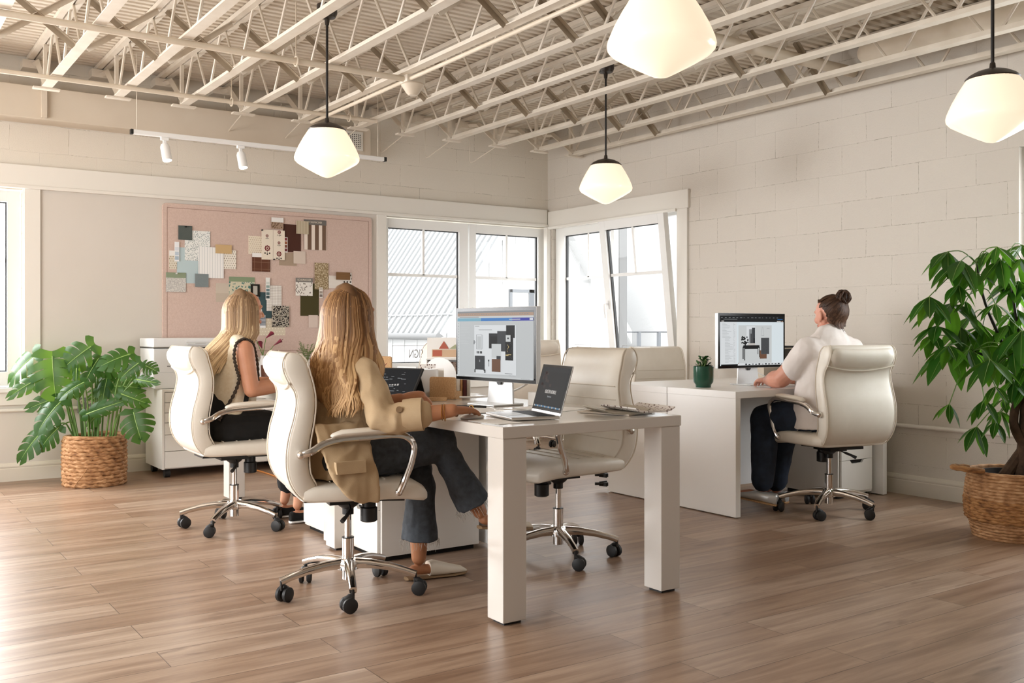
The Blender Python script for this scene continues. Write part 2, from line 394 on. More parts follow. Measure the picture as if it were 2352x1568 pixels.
# ------------------------------------------------------------------ the room
RX, BY, LX, FY, HZ = 5.95, 8.02, -2.6, -3.2, 3.135
m = MB(); m.b2((LX, FY, -.05), (RX+.2, BY+.2, 0), 'floor_wood'); struct('floor', m, smooth=False)
def holed(mb, axis, pos, th, a0, a1, z0, z1, holes, mat):       # wall slab with rectangular openings
    def put(u0, u1, w0, w1):
        if u1-u0 < 1e-4 or w1-w0 < 1e-4: return
        if axis == 'y': mb.b2((u0, pos, w0), (u1, pos+th, w1), mat)
        else: mb.b2((pos, u0, w0), (pos+th, u1, w1), mat)
    cur = a0
    for (h0, h1, k0, k1) in sorted(holes):
        put(cur, h0, z0, z1); put(h0, h1, z0, k0); put(h0, h1, k1, z1); cur = h1
    put(cur, a1, z0, z1)
WZ0, WZ1 = .69, 2.16
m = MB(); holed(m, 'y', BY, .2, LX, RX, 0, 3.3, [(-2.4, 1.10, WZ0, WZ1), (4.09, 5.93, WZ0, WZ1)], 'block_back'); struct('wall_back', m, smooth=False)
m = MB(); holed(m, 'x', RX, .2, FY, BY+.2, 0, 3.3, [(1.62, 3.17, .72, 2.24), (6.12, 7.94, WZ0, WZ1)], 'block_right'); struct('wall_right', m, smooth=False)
m = MB(); holed(m, 'x', LX-.2, .2, FY, BY+.2, 0, 3.3, [(1.6, 6.2, .6, 2.5)], 'wall_paint'); struct('wall_left', m, smooth=False)
m = MB(); holed(m, 'y', FY-.2, .2, LX-.2, RX+.2, 0, 3.3, [], 'wall_shade'); struct('wall_front', m, smooth=False)
# smooth boarded lower part of the pinboard wall
m = MB(); holed(m, 'y', BY-.012, .012, LX, RX, 0, 2.20, [(-2.4, 1.10, WZ0, WZ1), (4.09, 5.93, WZ0, WZ1)], 'wall_paint'); struct('wall_back_panel', m, smooth=False)
# corrugated steel deck overhead, ribs running along X
m = MB(); pts = []; y = FY; k = 0
while y < BY+.1:
    for dy, dz in ((0, 0), (.030, 0), (.038, .018), (.058, .018), (.066, 0)):
        pts.append((y+dy, HZ+dz))
    y += .072
n = len(pts); vs = [(LX, a, b) for a, b in pts]+[(RX+.1, a, b) for a, b in pts]
m.add(vs, [(i, i+1, n+i+1, n+i) for i in range(n-1)], 'deck_metal')
m.b2((LX-.2, FY-.2, HZ+.03), (RX+.3, BY+.3, HZ+.1), 'deck_metal'); struct('ceiling', m, smooth=False)
# trims
def trim(name, lo, hi, mat='trim_paint', bev=.003):
    m = MB(); m.b2(lo, hi, mat); return struct(name, m, smooth=False, bevel=bev)
trim('trim_1', (LX, BY-.035, 2.185), (RX-.03, BY-.012, 2.335))
trim('trim_2', (RX-.027, 5.985, 2.155), (RX, BY-.035, 2.315))
trim('trim_3', (1.105, BY-.031, .56), (1.215, BY-.012, 2.185))
trim('trim_4', (4.0, BY-.031, .12), (4.095, BY-.012, 2.185))
trim('trim_5', (RX-.024, 6.0, .56), (RX, 6.125, 2.155))
trim('trim_6', (RX-.055, BY-.06, .1), (RX-.004, BY-.004, 2.155))
trim('trim_7', (LX, BY-.05, 2.16), (RX-.03, BY-.012, 2.186)); trim('trim_8', (RX-.045, 6.12, 2.135), (RX, BY-.05, 2.16))
trim('trim_9', (LX, BY-.032, .56), (1.215, BY-.012, .655)); trim('trim_10', (4.0, BY-.032, .56), (RX-.03, BY-.012, .66)); trim('trim_11', (RX-.026, 6.0, .56), (RX, BY-.03, .66))
def sill(name, lo, hi): trim(name, lo, hi, 'vinyl', .004)
sill('sill_1', (LX, BY-.06, .655), (1.13, BY+.02, .69)); sill('sill_2', (4.06, BY-.06, .66), (RX-.03, BY+.02, .69)); sill('sill_3', (RX-.06, 6.08, .66), (RX+.02, BY-.03, .69))
def baseboard(name, axis, p, a0, a1):
    prof = [(0, 0), (.016, 0), (.016, .092), (.013, .098), (.016, .104), (.016, .112), (.007, .130), (0, .134)]
    m = MB()
    if axis == 'y': poly = [(a0, p-d, z) for d, z in prof]; m.prism(poly, (a1-a0, 0, 0), 'baseboard_paint')
    else: poly = [(p-d, a0, z) for d, z in prof]; m.prism(poly, (0, a1-a0, 0), 'baseboard_paint')
    return struct(name, m, smooth=False)
baseboard('baseboard_back', 'y', BY-.012, LX, RX); baseboard('baseboard_right', 'x', RX, FY, BY-.012)

# windows -------------------------------------------------------------
def sash(mb, gb, T, u0, u1, z0, z1, bar_l=.09, bar_r=.09, mull=True, dep=.055):
    """frame bars in local u,z,depth; T maps (u, d, z) to world. glass and glazing bars included"""
    bt = .085
    def bx(a0, a1, d0, d1, c0, c1, mat):
        vs = [T(u, d, z) for u in (a0, a1) for d in (d0, d1) for z in (c0, c1)]
        mb.add(vs, [(0, 1, 3, 2), (4, 6, 7, 5), (0, 4, 5, 1), (2, 3, 7, 6), (0, 2, 6, 4), (1, 5, 7, 3)], mat)
    bx(u0, u0+bar_l, 0, dep, z0, z1, 'vinyl'); bx(u1-bar_r, u1, 0, dep, z0, z1, 'vinyl')
    bx(u0+bar_l, u1-bar_r, 0, dep, z0, z0+bt+.02, 'vinyl'); bx(u0+bar_l, u1-bar_r, 0, dep, z1-bt, z1, 'vinyl')
    g0, g1, h0, h1 = u0+bar_l, u1-bar_r, z0+bt+.02, z1-bt
    for a0, a1, c0, c1 in ((g0, g0+.010, h0, h1), (g1-.010, g1, h0, h1), (g0, g1, h0, h0+.008), (g0, g1, h1-.008, h1)):
        bx(a0, a1, .022, .05, c0, c1, 'gasket')
    if mull:
        zm = h0+(h1-h0)*.655
        bx(g0+.01, g1-.01, .02, .046, zm-.014, zm+.014, 'vinyl'); um = (g0+g1)/2; bx(um-.012, um+.012, .02, .046, zm, h1, 'vinyl')
    gb.add([T(g0, .034, h0), T(g1, .034, h0), T(g1, .034, h1), T(g0, .034, h1)], [(0, 1, 2, 3)], 'glass')
def window(name, specs, T, handle=()):
    fr = MB(); gl = MB()
    for sp in specs: sash(fr, gl, sp[5] if len(sp) > 5 else T, *sp[:4], **(sp[4] if len(sp) > 4 else {}))
    o = struct(name, fr, smooth=False, bevel=.002); g = struct('pane', gl, o, smooth=False)
    for hu, hz, TT in handle:
        h = MB(); P = lambda u, d, z: V((TT or T)(u, d, z))
        h.tube([P(hu, 0, hz-.05), P(hu, 0, hz+.03)], .016, 10, 'white_plastic', flat=.6); h.tube([P(hu, -.01, hz), P(hu, -.045, hz), P(hu, -.05, hz-.02), P(hu, -.05, hz-.13)], .010, 8, 'white_plastic')
        struct('handle', h, o)
    return o
TB = lambda u, d, z: (u, BY+.035+d, z)
TR = lambda u, d, z: (RX+.035+d, u, z)
w1 = window('window_1', [(-2.39, -1.5, .70, 2.145), (-1.5, -.63, .70, 2.145), (-.63, .19, .70, 2.145), (.19, 1.085, .70, 2.145, dict(bar_l=.05, bar_r=.085))], TB)
w2 = window('window_2', [(4.10, 5.012, .70, 2.145, dict(bar_l=.045, bar_r=.10)), (5.028, 5.93, .70, 2.145, dict(bar_l=.075, bar_r=.075))], TB, [(4.965, 1.30, None), (5.065, 1.30, None)])
tilt = R(6.5)
def TT(u, d, z):
    h = z-.71; return (RX+.012+d*math.cos(tilt)-h*math.sin(tilt), u, .71+h*math.cos(tilt)+d*math.sin(tilt))
w3 = window('window_3', [(7.02, 7.93, .70, 2.145, dict(bar_l=.05, bar_r=.14)), (6.16, 7.03, .715, 2.13, dict(bar_l=.075, bar_r=.08), TT)], TR, [(6.99, 1.36, TT)])
m = MB()       # fixed outer frame round the tilted sash
for lo, hi in (((RX+.03, 6.125, .69), (RX+.10, 6.17, 2.155)), ((RX+.03, 6.125, 2.115), (RX+.10, 7.03, 2.155)), ((RX+.03, 6.125, .69), (RX+.10, 7.03, .725))): m.b2(lo, hi, 'vinyl')
struct('window_frame', m, w3, smooth=False)
m = MB(); sp = MB()
sash(m, sp, lambda u, d, z: (RX+.1+d, u, z), 1.63, 3.16, .74, 2.23)
w4 = struct('window_4', m, smooth=False, bevel=.002); struct('pane', sp, w4, smooth=False)
# reversed lettering stuck on the panes, read from the street
def decal(win, word, size, o, x, frame_w, frame_h, sx=.62):
    M = frame3(o, x, (0, 0, 1)) if abs(x[2]) < .01 else frame3(o, x, (0, 0, 1))
    text_mesh(word, size, 'ink_grey', win, 'lettering', M, sx=sx, ext=.0002)
    b = MB(); X = V(x).normalized(); Z = V((0, 0, 1)); t = .003
    a, h = frame_w/2, frame_h/2; nrm = X.cross(Z)*.0006
    for (u0, u1, v0, v1) in ((-a, a, h-t, h), (-a, a, -h, -h+t), (-a, -a+t, -h, h), (a-t, a, -h, h)):
        b.add([V(o)+X*u+Z*v+k*nrm for k in (-1, 1) for u, v in ((u0, v0), (u1, v0), (u1, v1), (u0, v1))], [(0, 1, 2, 3), (7, 6, 5, 4), (0, 4, 5, 1), (1, 5, 6, 2), (2, 6, 7, 3), (3, 7, 4, 0)], 'ink_grey')
    struct('lettering_frame', b, win, smooth=False)
decal(w2, 'DESIGN', .115, (4.50, BY+.067, .885), (-1, 0, 0), .60, .165)
decal(w3, 'NEW BUILDS', .115, (RX+.067, 7.36, .885), (0, 1, 0), .60, .165, .56)
gz = RX+.012+.033-(.885-.71)*math.sin(tilt)
decal(w3, 'REMODELS', .115, (gz+.004, 6.595, .885), (0, 1, 0), .60, .165, .6)
# ------------------------------------------------------------------ outside the windows
m = MB(); m.b2((-40, BY+.6, -3.6), (60, 60, -3.5), 'ground_pale'); m.b2((RX+.6, -30, -3.6), (60, BY+.6, -3.5), 'ground_pale'); struct('ground', m, smooth=False)
def tilted_roof(root, p0, along, n, slope, rise_len, ribs, step):
    """metal sheet with standing ribs: p0 eave corner, along = eave direction, slope = up-slope vector"""
    a = V(along); s_ = V(slope).normalized()*rise_len; nn = a.cross(s_).normalized()
    if nn.z < 0: nn = -nn
    rf = MB(); rf.prism([V(p0), V(p0)+a*n, V(p0)+a*n+s_, V(p0)+s_], -nn*.06, 'roof_metal'); ro = rf.build('roof', root, smooth=False)
    rb = MB()
    for i in range(ribs):
        q = V(p0)+a*(i+.5)*step
        rb.prism([q-a*.012, q+a*.012, q+a*.012+nn*.035, q-a*.012+nn*.035], s_, 'roof_rib')
    rb.build('roof_rib', ro, smooth=False)
    return nn
b1 = thing('white_farmhouse', 'white board sided gable building with ribbed metal roof outside the corner windows', 'building', (0, 0, 0))
Y0, XA, XC, XE, ZE, ZP = 13.0, 7.46, 9.33, 11.25, 1.04, 3.72
m = MB(); m.prism([(XA+.12, Y0, -3.5), (XE-.12, Y0, -3.5), (XE-.12, Y0, ZE+.1), (XC, Y0, ZP-.08), (XA+.12, Y0, ZE+.1)], (0, 6.5, 0), 'siding')
m.build('wall', b1, smooth=False)
m = MB()
for i in range(14):
    x = XA+.25+i*.26; m.b2((x-.012, Y0-.014, -3.4), (x+.012, Y0, ZE+min((x-XA)*1.43, (XE-x)*1.40)-.05), 'roof_metal')
for i in range(14): m.b2((XA+.105, Y0+.3+i*.42, -3.4), (XA+.12, Y0+.33+i*.42, ZE), 'roof_metal')
m.build('batten', b1, smooth=False)
tilted_roof(b1, (XA, Y0-.25, ZE), (0, 1, 0), 7, (XC-XA, 0, ZP-ZE), math.hypot(XC-XA, ZP-ZE), 36, .19)
tilted_roof(b1, (XE, Y0-.25, ZE), (0, 1, 0), 7, (XC-XE, 0, ZP-ZE), math.hypot(XC-XE, ZP-ZE), 36, .19)
m = MB(); m.tube([(XA-.05, Y0-.25, ZE-.03), (XA-.05, Y0+6.6, ZE-.03)], .055, 10, 'pier_grey'); m.build('gutter', b1)
m = MB(); m.tube([(XA+.2, Y0-.26, ZE+.31), (XA+.2, Y0+6.6, ZE+.31)], .02, 6, 'roof_rib'); m.build('snow_guard', b1)
m = MB(); m.tube(bez([(XA-.05, Y0-.1, ZE-.06), (XA-.05, Y0-.1, ZE-.2), (XA+.16, Y0-.08, ZE-.36), (XA+.17, Y0-.08, ZE-.6), (XA+.17, Y0-.08, -2.5)], 4), .045, 8, 'outside_grey'); m.build('downspout', b1)
m = MB(); m.prism([(XC, Y0-.28, ZP+.05), (XC, Y0-.28, ZP-.17), (XE, Y0-.28, ZE-.17), (XE, Y0-.28, ZE+.05)], (0, .05, 0), 'siding'); m.build('rake_board', b1, smooth=False)
def outwin(root, x0, x1, y, z0, z1, split=True):
    f = MB(); t_ = .05
    for lo, hi in (((x0, y-.04, z0), (x0+t_, y, z1)), ((x1-t_, y-.04, z0), (x1, y, z1)), ((x0, y-.04, z0), (x1, y, z0+t_)), ((x0, y-.04, z1-t_), (x1, y, z1))): f.b2(lo, hi, 'outside_grey')
    if split: f.b2(((x0+x1)/2-.05, y-.04, z0), ((x0+x1)/2+.05, y, z1), 'outside_grey')
    fo = f.build('window', root, smooth=False); g = MB(); g.b2((x0+.03, y-.02, z0+.03), (x1-.03, y-.01, z1-.03), 'roof_metal' if split else 'outside_window'); g.build('pane', fo, smooth=False)
outwin(b1, 8.86, 9.72, Y0-.001, .3, 1.77)
b2_ = thing('white_annex', 'white sided annex with one narrow upright window beyond the tilted sash', 'building', (0, 0, 0))
m = MB(); m.b2((11.9, 12.0, -3.5), (17.5, 17, 4.4), 'siding'); m.build('wall', b2_, smooth=False)
outwin(b2_, 12.42, 12.80, 11.999, .72, 1.83, False)
m = MB(); m.prism([(12.9, 11.6, 1.9), (18.2, 11.6, 6.5), (18.2, 11.6, 6.7), (12.8, 11.6, 2.0)], (0, 6, 0), 'roof_metal')
m.build('roof', b2_, smooth=False)
m = MB(); m.b2((11.95, 11.95, 1.98), (12.35, 12.0, 2.12), 'siding')
for i in range(3): m.b2((11.98+i*.13, 11.93, 2.02), (12.06+i*.13, 11.96, 2.10), 'outside_grey')
m.build('wall_lamp', b2_, smooth=False)
b3 = thing('grey_roofed_house', 'distant building with grey shingle roof seen past the sloping white rake board', 'building', (0, 0, 0))
m = MB(); m.b2((11.35, 17.5, -3.5), (14, 20, 1.9), 'siding'); m.build('wall', b3, smooth=False)
m = MB(); m.prism([(11.3, 17.3, 1.75), (12.2, 17.3, 3.1), (14.4, 17.3, 3.1), (14.4, 17.3, 1.75)], (0, 3, 0), 'outside_grey'); m.build('roof', b3, smooth=False)
rl = thing('deck_railing', 'thin dark deck railing with slim posts outside the tilted window', 'railing', (0, 0, 0))
m = MB(); m.tube([(8.0, 9.5, 1.085), (9.4, 9.5, 1.085)], .008, 6, 'rail_dark'); m.build('rail', rl)
for x in (8.52, 8.87, 9.17):
    m = MB(); m.b2((x-.018, 9.48, -1.0), (x+.018, 9.52, 1.085), 'outside_grey'); m.build('post', rl, smooth=False)
m = MB(); m.b2((8.0, 9.4, -1.1), (9.6, 10.2, -1.0), 'ground_pale'); m.build('deck', rl, smooth=False)
m = MB(); m.b2((8.0, 9.4, -3.5), (8.1, 9.5, -1.05), 'outside_grey'); m.build('support', rl, smooth=False)
m = MB(); m.b2((7.14, 8.28, -3.5), (7.25, 8.6, 4), 'pier_grey'); m.b2((6.99, 8.34, -3.5), (7.14, 8.6, 4), 'alu_paint')
tag(m.build('outside_pier', smooth=False), 'grey square pier standing outside just beyond the tilted window sash', 'pier')

# ------------------------------------------------------------------ roof steel
JX = [.21, .69, 1.162, 1.634, 2.10, 2.555, 3.04, 3.53, 3.975, 4.44, 4.925, 5.39, 5.80]
ORD = ['first', 'second', 'third', 'fourth', 'fifth', 'sixth', 'seventh', 'eighth', 'ninth', 'tenth', 'eleventh', 'twelfth', 'thirteenth', 'fourteenth']
YE, ZB, ZT = 7.45, 2.79, HZ
def make_joist(x, label):
    t = thing('roof_joist', label, 'roof joist', (x, 0, 0), 0, 'white steel bar joists under the deck')
    m = MB(); m.b2((-.045, FY, ZT-.035), (-.006, BY, ZT-.004), 'steel_paint'); m.b2((.006, FY, ZT-.035), (.045, BY, ZT-.004), 'steel_paint'); m.build('top_chord', t, smooth=False)
    m = MB(); m.prism([(-.033, FY, ZB), (.033, FY, ZB), (.033, FY, ZB+.007), (.012, FY, ZB+.009), (.012, FY, ZB+.036), (-.012, FY, ZB+.036), (-.012, FY, ZB+.009), (-.033, FY, ZB+.007)], (0, YE-FY, 0), 'steel_paint'); m.build('bottom_chord', t, smooth=False)
    pts = []; y = YE-.02; up = False
    while y > FY+.2:
        pts += [(0, y+.05, ZT-.03 if up else ZB+.02), (0, y-.05, ZT-.03 if up else ZB+.02)]; y -= .315; up = not up
    m = MB(); m.tube(pts, .0095, 6, 'steel_paint'); m.build('web', t)
    m = MB(); m.tube([(0, YE-.06, ZB+.02), (0, YE+.28, ZT-.09), (0, BY-.01, ZT-.05)], .026, 4, 'steel_paint', flat=.9); m.b2((-.012, YE-.02, ZB), (.012, YE+.01, ZT-.03), 'steel_paint'); m.build('end_web', t, smooth=False)
    m = MB(); m.b2((-.08, BY-.13, ZT-.1), (.08, BY, ZT-.04), 'steel_paint'); m.build('bearing_plate', t, smooth=False)
    m = MB(); m.b2((-.085, YE-.08, ZB-.012), (.085, YE-.02, ZB), 'steel_paint'); m.build('end_tie', t, smooth=False)
    return t
j0 = None
for i, x in enumerate(JX):
    k = ORD[len(JX)-1-i]
    lb = f'painted steel bar joist under the roof deck, {k} counted from the right block wall'
    if j0 is None: j0 = make_joist(x, lb)
    else: dup(j0, (x, 0, 0), 0, lb)
for i in range(len(JX)-1):          # angle iron bridging between the joists, two rows
    for row, y in (('pinboard wall', 6.19), ('camera', 4.43)):
        if row == 'camera' and i < 4: continue
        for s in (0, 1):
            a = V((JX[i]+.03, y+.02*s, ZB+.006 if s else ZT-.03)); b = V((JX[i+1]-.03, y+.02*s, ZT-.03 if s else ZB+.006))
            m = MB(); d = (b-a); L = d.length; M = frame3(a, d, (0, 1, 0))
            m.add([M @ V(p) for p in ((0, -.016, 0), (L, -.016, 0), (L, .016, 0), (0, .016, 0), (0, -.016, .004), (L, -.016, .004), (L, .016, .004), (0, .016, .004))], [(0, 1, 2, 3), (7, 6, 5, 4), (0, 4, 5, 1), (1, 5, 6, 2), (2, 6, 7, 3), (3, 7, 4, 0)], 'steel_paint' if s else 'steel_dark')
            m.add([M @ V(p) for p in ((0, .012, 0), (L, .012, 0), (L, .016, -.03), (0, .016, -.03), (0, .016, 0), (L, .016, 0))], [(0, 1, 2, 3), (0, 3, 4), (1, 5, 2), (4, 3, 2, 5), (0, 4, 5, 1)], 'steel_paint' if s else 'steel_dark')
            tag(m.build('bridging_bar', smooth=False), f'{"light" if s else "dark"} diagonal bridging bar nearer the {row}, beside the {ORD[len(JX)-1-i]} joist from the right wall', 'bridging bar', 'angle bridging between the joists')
for i, x in enumerate(JX[5:11]):      # loose wires hanging at the joist ends
    m = MB(); m.tube(bez([(x, YE, ZB-.005), (x+.01, YE+.25, ZB-.05), (x+.02, YE+.45, ZB-.075), (x+.02, YE+.47, ZB+.05), (x+.03, YE+.49, ZT-.06)], 5), .004, 5, 'steel_paint')
    tag(m.build('hanging_wire'), f'thin pale wire looping from the end of the {ORD[7-i]} joist from the right wall', 'wire', 'wires at the joist ends')
def pipe(name, label, p0, p1, r, hang=()):
    t = thing(name, label, 'pipe'); m = MB(); m.tube([p0, p1], r, 14, 'pipe_paint'); m.build('pipe_run', t)
    for q in hang:
        m = MB(); m.tube([(q, p0[1]+.03*math.sin(a), p0[2]+.03*math.cos(a)) for a in [k*math.pi/6 for k in range(12)]], .005, 5, 'pipe_paint', closed=True); m.tube([(q, p0[1], p0[2]+.03), (q, p0[1], HZ)], .004, 5, 'pipe_paint'); m.build('hanger', t)
    return t
pp = pipe('sprinkler_pipe', 'long painted pipe crossing below the joists, ending at the bell-shaped ceiling device', (LX, 5.7, 2.768), (3.06, 5.7, 2.768), .019, (2.30,))
pipe('sprinkler_pipe', 'thinner painted pipe crossing below the joist ends close to the pinboard wall', (LX, 7.0, 2.772), (3.5, 7.0, 2.772), .015, (2.33, 3.26))
pipe('conduit_pipe', 'slim painted pipe running along underneath the seventh joist from the right wall', (3.075, 2.0, 2.765), (3.075, 7.3, 2.765), .013)
m = MB(); m.tube([(4.3, 4.35, 2.95), (RX-.01, 4.35, 2.95)], .038, 16, 'pipe_paint'); tag(m.build('drain_pipe'), 'thick painted pipe passing through the joist webs to the right block wall', 'pipe')
m = MB(); m.tube([(5.62, 4.0, 2.955), (5.62, -1, 2.955)], .072, 18, 'pipe_paint', round_=True); tag(m.build('round_duct'), 'fat round painted duct with domed end beside the right block wall', 'duct')
t = thing('ceiling_detector', 'cream bell-shaped ceiling device at the end of the long pipe', 'detector', (3.115, 5.7, 0))
m = MB(); m.b2((-.07, -.05, 2.745), (.07, .05, 2.83), 'steel_paint'); m.build('housing', t, smooth=False, bevel=.006)
m = MB(); m.lathe([(.07, 2.745), (.078, 2.735), (.045, 2.685), (.03, 2.668), (.004, 2.666)], n=24, mat='pipe_paint'); m.build('bell', t)

# duct box along the pinboard wall, with grille
t = thing('duct_box', 'boxed painted duct running high along the pinboard wall with a grille at its end', 'duct', (0, 0, 0))
m = MB(); m.b2((LX, 7.80, 2.65), (3.84, BY, 2.885), 'duct_paint'); m.build('casing', t, smooth=False, bevel=.004)
m = MB(); m.b2((1.19, 7.765, 2.66), (1.225, 7.80, 3.1), 'duct_paint'); m.build('seam_strip', t, smooth=False)
m = MB(); m.b2((3.57, 7.785, 2.682), (3.76, 7.80, 2.845), 'trim_paint'); m.b2((3.59, 7.782, 2.70), (3.74, 7.786, 2.828), 'shadow_gap'); gr = m.build('vent_grille', t, smooth=False)
m = MB()
for i in range(9): m.b2((3.592+i*.0178, 7.776, 2.70), (3.598+i*.0178, 7.783, 2.828), 'trim_paint')
for i in range(8): m.b2((3.59, 7.777, 2.705+i*.0165), (3.74, 7.783, 2.711+i*.0165), 'trim_paint')
m.build('slat', gr, smooth=False)
t = thing('track_light', 'white track rail hung below the duct box on the pinboard wall', 'track light', (0, 0, 0))
m = MB(); m.b2((1.70, 7.282, 2.518), (3.73, 7.318, 2.55), 'white_plastic'); m.b2((1.695, 7.28, 2.516), (1.715, 7.32, 2.552), 'black_plastic'); m.b2((3.71, 7.28, 2.516), (3.735, 7.32, 2.552), 'black_plastic'); m.build('rail', t, smooth=False, bevel=.003)
for x in (1.74, 3.66):
    m = MB(); m.tube([(x, 7.3, 2.55), (x, 7.3, 3.10)], .0035, 5, 'steel_paint'); m.build('hanger_rod', t)
for x, lb in ((1.935, 'white spotlight on the track rail, the one farther from the nearest pendant lamp'), (2.50, 'white spotlight on the track rail, the one closer to the nearest pendant lamp')):
    t = thing('spotlight', lb, 'spotlight', (x, 7.3, 2.518), 0, 'spotlights on the track rail')
    m = MB(); m.b2((-.028, -.014, -.022), (.028, .014, 0), 'white_plastic'); m.b2((-.012, -.008, -.07), (.012, .008, -.022), 'white_plastic'); m.build('mount', t, smooth=False, bevel=.003)
    d = V((.10, -.22, -.95)).normalized(); p = V((0, 0, -.05)); m = MB(); m.tube([p, p+d*.02, p+d*.125], [.026, .034, .034], 20, 'white_plastic'); m.build('spot_can', t)
    m = MB(); m.tube([p+d*.1255, p+d*.1275], .029, 20, 'spot_lens'); m.build('bulb', t)
    l = bpy.data.lights.new('spot_beam', 'SPOT'); l.energy = 9; l.spot_size = R(70); l.spot_blend = .8; l.color = (1, .88, .7); l.shadow_soft_size = .03
    o = bpy.data.objects.new('spot_beam', l); C.objects.link(o); o.location = (x+.02, 7.26, 2.33); o.rotation_euler = d.to_track_quat('-Z', 'Y').to_euler()

# pendant lamps
def make_pendant(loc, label):
    t = thing('pendant_lamp', label, 'pendant lamp', loc, 0, 'opal glass pendant lamps')
    prof = [(.004, 0), (.03, .006), (.07, .026), (.13, .058), (.18, .088), (.194, .103), (.197, .118), (.192, .138), (.172, .185), (.145, .235), (.118, .278), (.108, .292)]
    m = MB(); m.lathe(prof, n=40, mat='opal_glass'); m.build('globe', t)
    m = MB(); m.lathe([(.113, .285), (.116, .291), (.10, .306), (.07, .322), (.03, .334), (.014, .338), (.012, .36), (.009, .364)], n=32, mat='bronze_cap'); m.build('cap', t)
    m = MB(); m.tube([(0, 0, .36), (0, 0, .965)], .0075, 10, 'black_metal'); m.build('rod', t)
    m = MB(); m.lathe([(.012, .93), (.016, .965), (.05, .975), (.062, 1.0), (.062, 1.05)], n=24, mat='bronze_cap'); m.build('canopy', t)
    return t
PL = [(2.43, 5.53, 2.04), (4.66, 5.56, 2.045), (2.44, 2.60, 2.025), (4.29, 2.405, 1.96)]
PLB = ['lit opal glass pendant lamp hanging before the pinboard wall', 'lit opal glass pendant lamp hanging before the corner windows', 'lit opal glass pendant lamp nearest the camera, its top cut off by the frame', 'lit opal glass pendant lamp before the right block wall, above the tall leafy plant']
p0 = make_pendant(PL[0], PLB[0])
for a, b in zip(PL[1:], PLB[1:]): dup(p0, a, 0, b)
# ------------------------------------------------------------------ office chairs (local +X is forward)
def seat_ring(x, z, hw, th, e=5, tiltz=0, n=32):
    return [V((x+tiltz*(q*th/2), hw*c, z+q*th/2)) for c, q in (se(2*math.pi*j/n, e) for j in range(n))]
def spine_ring(p, nrm, hw, th, e=5, n=32, rear=0.0):
    return [V((p[0], 0, p[1]))+V((0, 1, 0))*hw*c+V((nrm[0], 0, nrm[1]))*(q*th/2) for c, q in (se(2*math.pi*j/n, e) for j in range(n))]
SPINE = [(-.165, .455), (-.205, .475), (-.242, .53), (-.254, .60), (-.248, .68), (-.230, .76), (-.221, .83), (-.229, .885), (-.250, .935), (-.264, .98), (-.270, 1.012), (-.270, 1.024)]
_hw = [.215, .232, .243, .250, .252, .250, .246, .244, .242, .239, .232, .222]; _th = [.05, .085, .095, .098, .095, .088, .083, .086, .102, .104, .072, .03]
_a = bez([(x, w_, z) for (x, z), w_ in zip(SPINE, _hw)], 4); _b = bez([(t_, 0, 0) for t_ in _th], 4)
SPINE = [(p.x, p.z) for p in _a]; HW = [p.y for p in _a]; TH = [p.x for p in _b]
